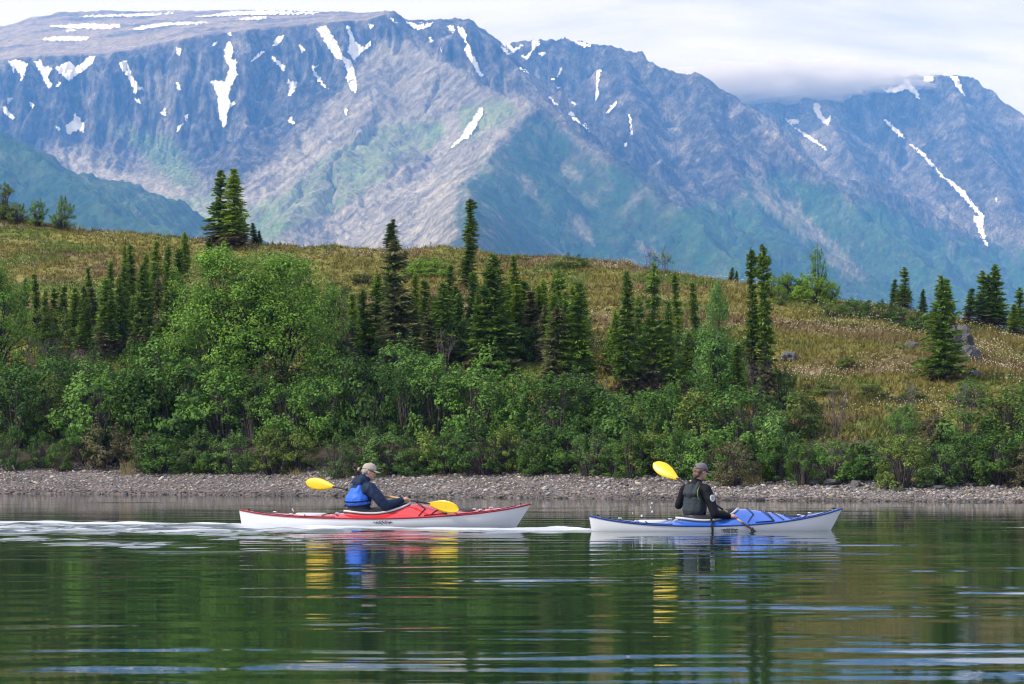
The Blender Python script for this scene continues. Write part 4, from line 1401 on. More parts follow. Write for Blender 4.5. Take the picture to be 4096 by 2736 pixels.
# young alders growing up between the spruce feet
und = []
for (u0, u1, v0, v1, n_) in ((150, 720, 1290, 1430, 15), (1360, 2340, 1330, 1470, 24), (2420, 2960, 1420, 1560, 12), (690, 800, 1300, 1420, 3), (1260, 1360, 1330, 1470, 4), (3000, 3150, 1600, 1660, 3)):
    for k in range(n_):
        und.append((u0 + (u1 - u0) * (k + rb.uniform(0.1, 0.9)) / n_, rb.uniform(v0, v1)))
und.sort()
for k, (u, v) in enumerate(und):
    x, y, z = on_ground(u, v)
    vi = int(rb.integers(len(BU)))
    cm, tm = BU[vi]
    hgt = rb.uniform(0.7, 1.35)
    mi = int(rb.choice([0, 1, 2, 3, 4], p=[0.34, 0.28, 0.1, 0.2, 0.08]))
    sx = hgt / 1.9 * rb.uniform(0.8, 1.15)
    plant('young_alder', x, y, z, cm, tm, (M_ALDER[mi], M_BARK), (sx, sx, hgt / BH[vi]), rb.uniform(0, 6.28), f'young {["dark green", "fresh green", "grey-green", "olive", "rusty"][mi]} alder among the spruce feet, {ordinal(k + 1)} from the left', 'shrub', 'young alders among the spruces', 'stems')
# low leafy sprigs hanging over the beach
for k, (u, v, wpx, hpx, mi) in enumerate([(240, 1885, 110, 120, 1), (640, 1890, 150, 130, 1), (830, 1895, 140, 150, 1), (1180, 1880, 120, 90, 3), (1500, 1890, 130, 130, 0), (1640, 1905, 120, 110, 0), (2140, 1900, 170, 120, 1), (2460, 1905, 160, 140, 1), (2560, 1900, 120, 130, 1), (2950, 1915, 130, 130, 1), (3080, 1920, 110, 150, 1), (3420, 1915, 140, 110, 1), (3720, 1920, 120, 90, 2), (4030, 1915, 150, 120, 0)]):
    x, y, z = on_ground(u, v)
    cm, tm = BU[(k * 3 + 5) % 8]
    sz = hpx / FPX * y / BH[(k * 3 + 5) % 8]
    sx = wpx / FPX * y / 1.7
    plant('alder_shrub', x, y, z, cm, tm, (M_ALDER[mi], M_BARK), (sx, sx, sz), k * 1.3, f'low leafy alder sprout on the gravel edge, {ordinal(k + 1)} from the left', 'shrub', 'low alder sprouts on the gravel edge', 'stems')

# skyline shrubs left and the lime bushes right of the twin trunks
for (u, v, vb, wpx, mi, lab) in [(8, 735, 885, 130, M_ALDER[3], 'olive shrub on the skyline at the very left edge of the hill'), (70, 815, 895, 110, M_ALDER[3], 'low olive shrub on the skyline beside the leftmost shrub'),
                                 (150, 800, 905, 100, M_ALDER[2], 'grey-green shrub in the middle of the left skyline row'), (252, 795, 925, 100, M_ALDER[2], 'rounded open shrub alone at the right end of the left skyline row')]:
    x, y, z = on_ground(u, vb)
    cm, tm = BU[{8: 4, 70: 5, 150: 2, 252: 0}[u]]
    h_ = {8: 2.0, 70: 1.5, 150: 2.1, 252: 1.9}[u]
    plant('skyline_shrub', x, y, z, cm, tm, (mi, M_BARK), (wpx / FPX * y / 1.75, wpx / FPX * y / 1.75, (P(u, v, y)[2] - z) / h_), u, lab, 'shrub', 'shrubs on the left skyline', 'stems')
for k, (u, v, vb, wpx) in enumerate([(3090, 1105, 1190, 90), (3150, 1092, 1195, 110), (3210, 1098, 1205, 110), (3270, 1110, 1215, 110), (3325, 1125, 1225, 80), (3120, 1140, 1220, 90)]):
    x, y, z = on_ground(u, vb)
    cm, tm = BU[(k + 1) % 8]
    plant('lime_bush', x, y, z, cm, tm, (M_LIME, M_BARK), (wpx / FPX * y / 1.5, wpx / FPX * y / 1.5, max(0.3, (P(u, v, y)[2] - z) / BH[(k + 1) % 8])), k, f'lime green bush on the skyline right of the twin trunks, {ordinal(k + 1)} from the left', 'shrub', 'lime green bushes on the skyline', 'stems')
# low grey-green mats on the open slope
for k, (u, v, wpx, hpx, mi) in enumerate(sorted([(3330, 1270, 130, 34, 3), (3420, 1262, 150, 40, 0), (3520, 1280, 150, 44, 0), (3610, 1300, 150, 44, 2), (3680, 1315, 120, 40, 0), (1350, 1190, 130, 40, 3), (1450, 1140, 120, 26, 3), (2270, 1070, 150, 26, 3), (3300, 1580, 130, 30, 3), (3480, 1590, 120, 30, 3), (3640, 1600, 120, 30, 3), (3390, 1480, 120, 30, 3),
                                         (1640, 1110, 150, 34, 1), (1740, 1105, 130, 40, 1), (1700, 1085, 120, 26, 1), (2120, 1190, 120, 40, 1), (560, 1330, 120, 60, 3), (1230, 1330, 120, 90, 3)])):
    x, y, z = on_ground(u, v)
    cm, tm = BU[(k * 5 + 3) % 8]
    sx = wpx / FPX * y / 1.6
    plant('low_shrub', x, y, z - 0.05, cm, tm, (M_ALDER[mi] if u > 2400 or mi != 1 else M_LIME, M_BARK), (sx, sx, (hpx * 1.3 + 20) / FPX * y / BH[(k * 5 + 3) % 8]), k * 0.9, f'low ground-hugging shrub on the open slope, {ordinal(k + 1)} from the left', 'shrub', 'low shrubs on the open slope', 'stems')

# bare and dead shrubs
BR = [bare_mesh(61, 1.6, 1.5, 12, 12), bare_mesh(62, 1.0, 0.5, 4, 9), bare_mesh(63, 0.9, 0.9, 9, 10)]
for (u, v, vb, k, wpx, lab) in [(150, 1340, 1560, 0, 220, 'dead tangled grey shrub between the left willow and the thin spruces'), (250, 1390, 1560, 0, 150, 'dark dead brush right of the tangled grey shrub'),
                                (2598, 965, 1090, 1, 60, 'bare forked shrub on the skyline right of centre'), (2660, 1000, 1098, 2, 85, 'sparse twiggy shrub on the skyline next to the bare forked one')]:
    x, y, z = on_ground(u, vb)
    h_, w_ = [(1.6, 1.5), (1.0, 0.5), (0.9, 0.9)][k]
    o = plant('bare_shrub', x, y, z, None, BR[k], (None, M_DEAD), (wpx / FPX * y / w_, wpx / FPX * y / w_, (P(u, v, y)[2] - z) / h_), u, lab, 'shrub', 'bare shrubs', 'branches')
    if u == 2660:
        cm, tm = bush_mesh(65, 0.9, 0.9, 12, 22, 0.06, 0, 2, 0.8, 0.45, None, 0.1)
        cm.materials.append(M_BIRCH)
        link(bpy.data.objects.new('crown', cm), o)
x, y, z = on_ground(1720, 1000)
me = bare_mesh(66, 0.42, 0.12, 3, 8)
plant('dead_snag', x, y, z, None, me, (None, M_DEAD), (1, 1, (P(1720, 958, y)[2] - z) / 0.42), 0, 'short dead snag on the skyline between the two lone spruces', 'snag', None, 'branches')
me = bare_mesh(67, 1.2, 1.0, 8, 12)
x, y, z = on_ground(3630, 1720)
plant('bare_shrub', x, y, z, None, me, (None, M_DEAD), (0.9, 0.9, 1.0), 0.5, 'leafless pale shrub at the upper edge of the right thicket', 'shrub', 'bare shrubs', 'branches')
for k, (u, v) in enumerate([(330, 1560), (560, 1700), (1605, 1480), (1785, 1490), (2215, 1560), (2380, 1690), (2635, 1570), (3030, 1640), (3330, 1740), (3860, 1720)]):
    x, y, z = on_ground(u, v)
    plant('bare_shrub', x, y - 0.5, z, None, BR[0], (None, M_DEAD), (0.62, 0.5, 0.75), k * 2.1, f'brown dead twigs poking out of the green, {ordinal(k + 1)} from the left', 'shrub', 'dead twigs among the green', 'branches')

# ---- grass, cotton flowers
rg = np.random.default_rng(91)
nt_ = 64000
uu = rg.uniform(-1000, 5200, nt_)
Ds, Db, zb, Dc, zc = g_tabs(uu)
ff = rg.uniform(0, 1, nt_)
yy = Db + 3.0 + ff * (Dc + 3.0 - Db - 3.0)
xx = (uu - 2048) / FPX / 0.99931 * yy
zz = ground(xx, yy)
N = 6
base_ = np.repeat(np.stack([xx, yy, zz], -1), N, 0)
base_[:, :2] += rg.normal(0, 0.05, (nt_ * N, 2))
hh = np.repeat(np.clip(rg.normal(0.11, 0.04, nt_) * (1 + 0.7 * fbm(xx / 2, yy / 3, 2, 301)), 0.05, 0.34), N) * rg.uniform(0.6, 1.2, nt_ * N)
tip = base_ + np.stack([rg.normal(0, 0.07, nt_ * N), rg.normal(-0.02, 0.07, nt_ * N), hh], -1)
an = rg.uniform(0, np.pi, nt_ * N)
wv = np.stack([np.cos(an), np.sin(an), 0 * an], -1) * (0.012 + 0.012 * rg.uniform(0, 1, (nt_ * N, 1)))
V = np.stack([base_ - wv, base_ + wv, tip], 1).reshape(-1, 3)
F = np.arange(len(V)).reshape(-1, 3)
g1 = fbm(xx / 3.2, yy / 4.5, 4, 120)
g3 = fbm(xx / 8.0, yy / 5.0, 3, 122)
g2 = fbm(xx / 1.1, yy / 1.8, 3, 121)
cg = np.broadcast_to(np.array([0.225, 0.198, 0.050]), (nt_, 3)).copy()
cg = blend(cg, np.array([0.15, 0.19, 0.036]), sm(g1, -0.05, 0.32))
cg = blend(cg, np.array([0.20, 0.150, 0.058]), sm(g3 + rg.normal(0, 0.10, nt_), 0.0, 0.3) * 0.95)
cg = blend(cg, np.array([0.40, 0.33, 0.20]), sm(g2 * 0.7 + g3 * 0.6 + rg.normal(0, 0.15, nt_), 0.30, 0.7) * 0.7)
cg = cg * np.clip(rg.normal(0.96, 0.17, (nt_, 1)), 0.5, 1.5)
M_GRASS, t, b = mat('tundra_grass')
at = t.nodes.new('ShaderNodeAttribute')
at.attribute_name = 'gcol'
t.links.new(at.outputs['Color'], b.inputs['Base Color'])
b.inputs['Roughness'].default_value = 0.8
b.inputs['Specular IOR Level'].default_value = 0.2
me = mesh_np('grass', V, F)
col_attr(me, 'gcol', np.repeat(cg, N * 3, 0))
tag(obj('grass', me, M_GRASS), 'olive and golden tussock grass covering the hillside', 'grass', None, 'stuff')
nf = 38000
uu = rg.uniform(-1000, 5200, nf)
Ds, Db, zb, Dc, zc = g_tabs(uu)
yy = Db + 5.0 + rg.uniform(0, 1, nf) ** 0.8 * (Dc + 1.0 - Db - 5.0)
xx = (uu - 2048) / FPX / 0.99931 * yy
den = 1.5 * fbm(xx / 3.2, yy / 2.4, 3, 311) - 0.10 + 0.25 * sm(uu, 2900, 3300) + 0.22 * sm((yy - Db) / (Dc - Db), 0.75, 0.95)
k = den + rg.normal(0, 0.14, nf) > 0.40
xx, yy = xx[k], yy[k]
zz = ground(xx, yy) + rg.uniform(0.10, 0.24, len(xx))
c0 = np.stack([xx, yy, zz], -1)
sz = rg.uniform(0.008, 0.021, (len(xx), 1))
U_ = unit(rg.normal(0, 1, c0.shape))
W_ = unit(np.cross(U_, rg.normal(0, 1, c0.shape)))
X3 = np.cross(U_, W_)
V = np.stack([c0 + U_ * sz, c0 - U_ * sz, c0 + W_ * sz, c0 - W_ * sz, c0 + X3 * sz, c0 - X3 * sz], 1).reshape(-1, 3)
o8 = np.array([(0, 2, 4), (2, 1, 4), (1, 3, 4), (3, 0, 4), (2, 0, 5), (1, 2, 5), (3, 1, 5), (0, 3, 5)])
F = (np.arange(len(c0))[:, None, None] * 6 + o8[None]).reshape(-1, 3)
tag(obj('cotton_flowers', mesh_np('cotton_flowers', V, F), plain('cotton_tuft', (0.62, 0.56, 0.42), 0.9, 0.1)), 'small creamy white flower heads sprinkled over the grass', 'flowers', None, 'stuff')
# ================================================================== STONES
def rock_mesh(seed, sub=2, rough=0.35, flat=0.7):
    r = np.random.default_rng(seed)
    bm = bmesh.new()
    bmesh.ops.create_icosphere(bm, subdivisions=sub, radius=1.0)
    pl = [(unit(r.normal(0, 1, 3)), r.uniform(0.55, 0.9)) for _ in range(7)]
    for v in bm.verts:
        p = np.array(v.co)
        for n, dd_ in pl:                       # chop with random planes for broken faces
            e = p @ n - dd_
            if e > 0:
                p = p - n * e * 0.9
        p = p * (1 + rough * 0.35 * float(fbm(p[0] * 2.4 + seed + p[2], p[1] * 2.4 + p[2] * 1.7, 4, seed)))
        p[2] *= flat
        v.co = p
    me = bpy.data.meshes.new('rock')
    bm.to_mesh(me)
    bm.free()
    return me


M_ROCK = plain('grey_rock', (0.115, 0.115, 0.118), 0.9, 0.25, vary=0.30, scale=5, bump=0.9, bscale=9)
M_ROCK_D = plain('dark_rock', (0.13, 0.12, 0.12), 0.85, 0.3, vary=0.25, scale=5, bump=0.7, bscale=12)
for k, (u, v, wpx, hpx, lab) in enumerate([(3842, 1425, 100, 125, 'tall jagged grey outcrop behind the lone broad spruce'), (3885, 1440, 80, 60, 'lower block of the grey outcrop behind the lone broad spruce'),
                                           (3157, 1448, 50, 46, 'dark grey rock poking out of the slope right of the twin trunks'), (3170, 1450, 40, 26, 'small pale stone at the foot of the dark grey slope rock'),
                                           (3902, 1516, 46, 42, 'pale grey boulder at the right foot of the lone broad spruce'), (3650, 1395, 50, 26, 'dark earthy rock left of the lone broad spruce')]):
    x, y, z = on_ground(u, v)
    me = rock_mesh(300 + k, 4, 1.5, 1.0)
    me.materials.append(M_ROCK if k not in (5,) else M_ROCK_D)
    o = link(bpy.data.objects.new('boulder', me))
    o.location = (x, y + 0.2, z + hpx / FPX * y * 0.34)
    o.scale = (wpx / FPX * y * 0.62, wpx / FPX * y * 0.6, hpx / FPX * y * 0.62)
    o.rotation_euler = (0, 0.1 * k, k)
    tag(o, lab, 'boulder', 'boulders on the slope')
for k, (u, v, wpx, hpx, lab) in enumerate([(3250, 1942, 60, 34, 'rounded dark rock at the left end of the shore rocks'), (3330, 1940, 70, 40, 'brown earth-covered rock, second from left of the shore rocks'), (3420, 1946, 60, 36, 'grey rock, third from left of the shore rocks'), (3560, 1952, 80, 42, 'broad grey rock in the middle of the shore rocks'),
                                           (3690, 1950, 70, 44, 'pale flat rock beside the dark driftwood log'), (3760, 1955, 60, 30, 'small rock just under the dark driftwood log'), (3880, 1948, 60, 30, 'rightmost grey rock of the shore rocks'), (3620, 1938, 50, 34, 'dark rock tucked under the right thicket')]):
    x, y, z = on_ground(u, v)
    me = rock_mesh(340 + k, 3, 0.6, 0.8)
    me.materials.append(M_ROCK if k % 2 else M_ROCK_D)
    o = link(bpy.data.objects.new('shore_rock', me))
    o.location = (x, y, z + hpx / FPX * y * 0.2)
    o.scale = (wpx / FPX * y * 0.56, wpx / FPX * y * 0.5, hpx / FPX * y * 0.6)
    o.rotation_euler = (0, 0, k * 0.8)
    tag(o, lab, 'rock', 'rocks along the right shore')
M_LOG = plain('wet_driftwood', (0.075, 0.065, 0.058), 0.7, 0.4, vary=0.2, scale=12, bump=0.6)
for k, (pts, rad, lab) in enumerate([([(3765, 1938), (3790, 1932), (3815, 1946), (3836, 1962)], 0.035, 'dark bent driftwood log on the right shore'), ([(50, 1862), (58, 1884), (70, 1896)], 0.02, 'short pale stick standing at the left end of the beach'), ([(215, 1872), (235, 1856), (238, 1868)], 0.018, 'forked twig on the upper beach left of the red kayak')]):
    Q = []
    for u, v in pts:
        x, y, z = on_ground(u, v if k == 0 else pts[-1][1])
        q = P(u, v, y)
        Q.append(np.array([q[0], y + 0.1 * len(Q), max(q[2], z + 0.02)]))
    vv, ffc = tube(Q, [rad, rad * 1.1, rad * 0.9, rad * 0.6][:len(Q)], 7)
    o = obj('driftwood', mesh_mixed('driftwood', vv, ffc, True), M_LOG if k == 0 else M_DEAD)
    tag(o, lab, 'driftwood')
# gravel: thousands of broken stones, no two lying alike
rs = np.random.default_rng(123)
shapes = []
for k in range(7):
    me = rock_mesh(400 + k, 1, 0.3, 0.55)
    co = np.array([v.co[:] for v in me.vertices])
    fa = np.array([p.vertices[:] for p in me.polygons])
    shapes.append((co, fa))
    bpy.data.meshes.remove(me)
ns = 30000
uu = np.where(rs.uniform(0, 1, ns) < 0.9, rs.uniform(-200, 4300, ns), np.where(rs.uniform(0, 1, ns) < 0.5, rs.uniform(-1100, -200, ns), rs.uniform(4300, 5300, ns)))
Ds, Db, zb, Dc, zc = g_tabs(uu)
f_ = rs.uniform(-0.12, 1.12, ns)
yy = Ds + f_ * (Db - Ds)
xx = (uu - 2048) / FPX / 0.99931 * yy
zz = ground(xx, yy)
sz = np.clip(rs.lognormal(math.log(0.021), 0.5, ns), 0.008, 0.11)
VV, FF, CC, n0 = [], [], [], 0
tone = np.clip(rs.lognormal(0, 0.42, ns), 0.35, 2.2)
for k in range(7):
    idx = np.nonzero(np.arange(ns) % 7 == k)[0]
    co, fa = shapes[k]
    an = rs.uniform(0, 6.28, len(idx))
    c_, s_ = np.cos(an), np.sin(an)
    asp = rs.uniform(0.6, 1.3, len(idx))
    lx = co[None, :, 0] * asp[:, None]
    ly = co[None, :, 1]
    X = lx * c_[:, None] - ly * s_[:, None]
    Y2 = lx * s_[:, None] + ly * c_[:, None]
    tl = rs.normal(0, 0.35, len(idx))
    Z2 = co[None, :, 2] + X * tl[:, None]
    pts = np.stack([X, Y2, Z2], -1) * sz[idx][:, None, None] + np.stack([xx[idx], yy[idx], zz[idx] + sz[idx] * 0.25], -1)[:, None, :]
    VV.append(pts.reshape(-1, 3))
    FF.append((fa[None] + (np.arange(len(idx)) * len(co))[:, None, None] + n0).reshape(-1, 3))
    warmth = rs.uniform(-1, 1, len(idx))
    cc = np.stack([0.250 + 0.03 * warmth, 0.226 + 0 * warmth, 0.200 - 0.03 * warmth], -1) * tone[idx][:, None]
    wet = 1 - 0.6 * (1 - sm(f_[idx], 0.02, 0.20))
    CC.append(np.repeat(cc * wet[:, None], len(co), 0))
    n0 += len(idx) * len(co)
me = mesh_np('gravel', np.concatenate(VV), np.concatenate(FF))
col_attr(me, 'gcol', np.clip(np.concatenate(CC), 0.03, 0.7))
M_GRAV, t, b = mat('gravel_stone')
at = t.nodes.new('ShaderNodeAttribute')
at.attribute_name = 'gcol'
t.links.new(at.outputs['Color'], b.inputs['Base Color'])
b.inputs['Roughness'].default_value = 0.85
b.inputs['Specular IOR Level'].default_value = 0.3
tag(obj('beach_gravel', me, M_GRAV), 'grey brown broken stones covering the narrow beach', 'gravel', None, 'stuff')
# dry grass tufts at the top of the beach
for k, (u, v, hpx) in enumerate([(507, 1900, 60), (1190, 1900, 30), (2960, 1925, 60), (3015, 1935, 50), (1530, 1905, 26), (3940, 1930, 36)]):
    x, y, z = on_ground(u, v)
    r = np.random.default_rng(500 + k)
    n = 46
    b0 = np.stack([r.normal(0, 0.09, n), r.normal(0, 0.07, n), np.zeros(n)], -1)
    h_ = hpx / FPX * y * r.uniform(0.5, 1.25, n)
    tp = b0 + np.stack([r.normal(0, 0.1, n), r.normal(0, 0.1, n), h_], -1)
    wv = np.stack([np.full(n, 0.008), np.zeros(n), np.zeros(n)], -1)
    o = obj('grass_tuft', mesh_np('grass_tuft', np.stack([b0 - wv, b0 + wv, tp], 1).reshape(-1, 3), np.arange(n * 3).reshape(-1, 3)), plain('dry_grass', (0.24, 0.20, 0.075), 0.8, 0.2, vary=0.2))
    o.location = (x, y, z)
    tag(o, f'dry yellow grass tuft on the upper beach, {ordinal(sorted([507, 1190, 2960, 3015, 1530, 3940]).index(u) + 1)} from the left', 'grass tuft', 'grass tufts on the upper beach')
# ================================================================== BOATS AND PEOPLE
M_WHITE = plain('white_hull_gelcoat', (0.80, 0.81, 0.82), 0.22, 0.5, coat=0.4, vary=0.015, scale=4)
M_RED = plain('red_deck_gelcoat', (0.62, 0.035, 0.035), 0.16, 0.6, coat=0.8, vary=0.03, scale=4)
M_REDS = plain('dark_red_seam', (0.36, 0.008, 0.014), 0.3, 0.5, vary=0.03)
M_BLUE = plain('blue_deck_gelcoat', (0.030, 0.125, 0.52), 0.16, 0.6, coat=0.8, vary=0.03, scale=4)
M_BLUES = plain('dark_blue_seam', (0.012, 0.055, 0.30), 0.3, 0.5, vary=0.03)
M_BLK = plain('black_cord', (0.012, 0.012, 0.014), 0.6, 0.3)
M_RUB = plain('black_rubber', (0.022, 0.022, 0.025), 0.5, 0.4)
M_HATCH = plain('pale_grey_hatch', (0.52, 0.54, 0.56), 0.35, 0.5, vary=0.03)
M_COAM = plain('pale_cockpit_rim', (0.60, 0.58, 0.58), 0.3, 0.5, vary=0.03)
M_INK = plain('black_lettering', (0.02, 0.022, 0.03), 0.5, 0.3)
M_YEL = plain('yellow_blade', (0.82, 0.56, 0.012), 0.32, 0.5, coat=0.2, vary=0.02)
M_SHAFT = plain('black_shaft', (0.018, 0.018, 0.02), 0.35, 0.5)
M_GOLD = plain('tan_shaft_grip', (0.55, 0.36, 0.12), 0.45, 0.4, vary=0.05)
M_SKIN = plain('skin', (0.56, 0.33, 0.24), 0.55, 0.4, vary=0.05, scale=25)
M_NAVY = plain('navy_jacket', (0.010, 0.022, 0.055), 0.65, 0.2, vary=0.12, scale=12, bump=0.5, bscale=16)
M_VESTB = plain('bright_blue_vest', (0.022, 0.13, 0.62), 0.55, 0.35, vary=0.1, scale=14, bump=0.4, bscale=22)
M_BLKJ = plain('black_jacket', (0.009, 0.009, 0.012), 0.7, 0.15, vary=0.12, scale=12, bump=0.5, bscale=16)
M_VESTG = plain('charcoal_vest', (0.030, 0.040, 0.046), 0.65, 0.2, vary=0.1, scale=14, bump=0.4, bscale=22)
M_CAPT = plain('tan_cap_cloth', (0.42, 0.36, 0.31), 0.85, 0.2, vary=0.08, scale=30)
M_CAPG = plain('grey_cap_cloth', (0.17, 0.155, 0.165), 0.85, 0.2, vary=0.08, scale=30)
M_HAIRB = plain('brown_hair', (0.13, 0.082, 0.050), 0.6, 0.4, vary=0.2, scale=60)
M_HAIRG = plain('grey_hair', (0.32, 0.29, 0.26), 0.7, 0.3, vary=0.15, scale=60)
M_LENS = plain('dark_lens', (0.012, 0.012, 0.014), 0.1, 0.6)
M_LIME2 = plain('lime_piping', (0.30, 0.34, 0.05), 0.6, 0.3)
M_PATCH = plain('white_patch', (0.66, 0.68, 0.70), 0.7, 0.2)


class Kayak:
    def __init__(s, half, beam, sheer, ridge, cock, rake_b, rake_s):
        s.h, s.bm, s.sh, s.rd, s.ck, s.rb, s.rs = half, beam, sheer, ridge, cock, rake_b, rake_s

    def b(s, x):
        return np.maximum(s.bm * (1 - np.clip(np.abs(x) / s.h, 0, 1) ** 2.3) ** 0.85, 0.004)

    def s_(s, x):
        return lerp_s(s.sh, x)

    def r_(s, x):
        return np.maximum(lerp_s(s.rd, x), s.s_(x) + 0.004)

    def deck(s, x, y):
        q = np.clip(np.abs(y) / s.b(x), 0, 1)
        p = 1.35 + 1.2 * (1 - sm(x, 0.15, 0.5)) * sm(x, -s.h, -0.5)
        return s.s_(x) + (s.r_(x) - s.s_(x)) * (1 - q ** p)

    def shift(s, x, z):
        d_ = np.maximum(s.s_(x) - z, 0)
        return x - s.rb * sm(x, 0.55 * s.h, s.h) * d_ + s.rs * sm(-x, 0.75 * s.h, s.h) * d_


def lerp_s(tab, x):
    """smooth interpolation through table points"""
    xs = np.array([p[0] for p in tab], float)
    ys = np.array([p[1] for p in tab], float)
    x = np.asarray(x, float)
    m_ = np.gradient(ys, xs)
    i = np.clip(np.searchsorted(xs, x) - 1, 0, len(xs) - 2)
    hh_ = xs[i + 1] - xs[i]
    t_ = np.clip((x - xs[i]) / hh_, 0, 1)
    return ((2 * t_ ** 3 - 3 * t_ ** 2 + 1) * ys[i] + (t_ ** 3 - 2 * t_ ** 2 + t_) * hh_ * m_[i] + (-2 * t_ ** 3 + 3 * t_ ** 2) * ys[i + 1] + (t_ ** 3 - t_ ** 2) * hh_ * m_[i + 1])


def build_kayak(K, loc, yaw, deck_m, seam_m, label, cockz, text_x, text_w, text_z, lines, hatches, fittings):
    root = empty('kayak', loc, yaw)
    tag(root, label, 'kayak', 'sea kayaks on the lake')
    xs = K.h * np.sin(np.linspace(-1, 1, 85) * math.pi / 2) * 0.9995
    # hull
    n = 15
    tt_ = np.linspace(0, math.pi, 2 * n - 1)
    V = []
    for x in xs:
        b_, s0 = float(K.b(x)), float(K.s_(x))
        kz = -0.10 * (1 - (abs(x) / K.h) ** 4) + 0.0
        for t0 in tt_:
            c_ = math.cos(t0)
            y = -b_ * math.copysign(abs(c_) ** 0.55, c_)
            z = s0 + (kz - s0) * math.sin(t0) ** 0.9
            V.append((float(K.shift(x, z)), y, z))
    me = mesh_np('hull', V, grid_faces(len(xs), len(tt_))[:, ::-1], True)
    obj('hull', me, M_WHITE, root)
    # deck with a cockpit opening
    ny = 33
    q = np.sin(np.linspace(-1, 1, ny) * math.pi / 2)
    X2 = np.repeat(xs[:, None], ny, 1)
    Y2 = q[None, :] * K.b(X2)
    Z2 = K.deck(X2, Y2)
    cx, ca, cb = K.ck
    inside = ((X2 - cx) / ca) ** 2 + (Y2 / cb) ** 2 < 1.0
    F = grid_faces(len(xs), ny)
    keep = ~inside.reshape(-1)[F].all(1)
    me = mesh_np('deck', np.stack([X2, Y2, Z2], -1).reshape(-1, 3), F[keep], True)
    obj('deck', me, deck_m, root)
    for sgn in (-1, 1):
        pts = [(float(x), sgn * (float(K.b(x)) + 0.002), float(K.s_(x))) for x in xs]
        v_, f_2 = tube(pts, [0.013] * len(pts), 6)
        obj('seam_stripe', mesh_mixed('seam_stripe', v_, f_2, True), seam_m, root)
    # cockpit rim
    ring = []
    for i in range(49):
        an = 2 * math.pi * i / 48
        x, y = cx + ca * math.cos(an), cb * math.sin(an)
        ring.append((x, y, float(K.deck(x, y)) + cockz[0] + (cockz[1] - cockz[0]) * (x - cx + ca) / (2 * ca)))
    v_, f_2 = tube(ring, [0.017] * len(ring), 7)
    rim = obj('cockpit_rim', mesh_mixed('cockpit_rim', v_, f_2, True), M_COAM, root)
    V, F = [], []
    for i, (x, y, z) in enumerate(ring):
        V += [(x, y, z), (x, y, float(K.deck(x, y)) - 0.02)]
        if i:
            F.append((2 * i - 2, 2 * i - 1, 2 * i + 1, 2 * i))
    obj('cockpit_wall', mesh_mixed('cockpit_wall', V, F, True), M_RUB, rim)
    # seat well
    V = [(0, 0, 0)] * 0
    fl = [(cx + ca * 0.96 * math.cos(2 * math.pi * i / 32), cb * 0.96 * math.sin(2 * math.pi * i / 32), 0.03) for i in range(32)]
    obj('seat', mesh_mixed('seat', fl, [tuple(range(32))]), M_RUB, root)
    for (hx, ha, hb, mt) in hatches:
        V, F = [(hx, 0, float(K.deck(hx, 0)) + 0.024)], []
        nr, ns_ = 4, 28
        for rr, up in ((0.5, 0.022), (0.88, 0.019), (1.0, 0.010), (1.02, -0.01)):
            for i in range(ns_):
                an = 2 * math.pi * i / ns_
                x, y = hx + ha * rr * math.cos(an), hb * rr * math.sin(an)
                V.append((x, y, float(K.deck(x, y)) + up))
        for i in range(ns_):
            F.append((0, 1 + i, 1 + (i + 1) % ns_))
            for k in range(nr - 1):
                a0 = 1 + k * ns_
                F.append((a0 + i, a0 + ns_ + i, a0 + ns_ + (i + 1) % ns_, a0 + (i + 1) % ns_))
        obj('hatch_cover', mesh_mixed('hatch_cover', V, F, True), mt, root)
    for ln in lines:
        pts = []
        for (x0, y0), (x1, y1) in zip(ln[:-1], ln[1:]):
            for i in range(9):
                f = i / 8
                x, y = x0 + (x1 - x0) * f, (y0 + (y1 - y0) * f)
                y = y * float(K.b(x))
                pts.append((x, y, float(K.deck(x, y)) + 0.010))
        v_, f_2 = tube(pts, [0.0062] * len(pts), 5)
        obj('deck_line', mesh_mixed('deck_line', v_, f_2, True), M_BLK, root)
    for (x, y, hgt) in fittings:
        z = float(K.deck(x, y * float(K.b(x))))
        v_, f_2 = tube([(x - 0.03, y * float(K.b(x)), z), (x - 0.02, y * float(K.b(x)), z + hgt), (x + 0.02, y * float(K.b(x)), z + hgt), (x + 0.03, y * float(K.b(x)), z)], [0.009, 0.011, 0.011, 0.009], 6)
        obj('deck_fitting', mesh_mixed('deck_fitting', v_, f_2, True), M_COAM if abs(x) < K.h * 0.8 else M_BLK, root)
    for sg in (-1, 1):                               # carry toggles
        x = sg * K.h * 0.93
        z = float(K.r_(x))
        v_, f_2 = tube([(x, -0.055, z + 0.02), (x, 0.0, z + 0.026), (x, 0.055, z + 0.02)], [0.011, 0.012, 0.011], 6)
        obj('carry_toggle', mesh_mixed('carry_toggle', v_, f_2, True), M_BLK, root)
    # lettering on both sides of the hull
    co = TEXT_V.copy()
    wd = co[:, 0].max() - co[:, 0].min()
    co *= text_w / wd
    # flourishes either side of the word
    parts_v, parts_f = [tuple(c) for c in co], list(TEXT_F)
    for sg in (-1, 1):
        for k in range(3):
            x0 = sg * (text_w * 0.52)
            l_ = text_w * (0.16 - 0.03 * k)
            n0_ = len(parts_v)
            zz_ = (k - 1) * 0.009
            parts_v += [(x0, zz_ - 0.003, 0), (x0, zz_ + 0.003, 0), (x0 + sg * l_, zz_ * 0.3, 0)]
            parts_f.append((n0_, n0_ + 1, n0_ + 2))
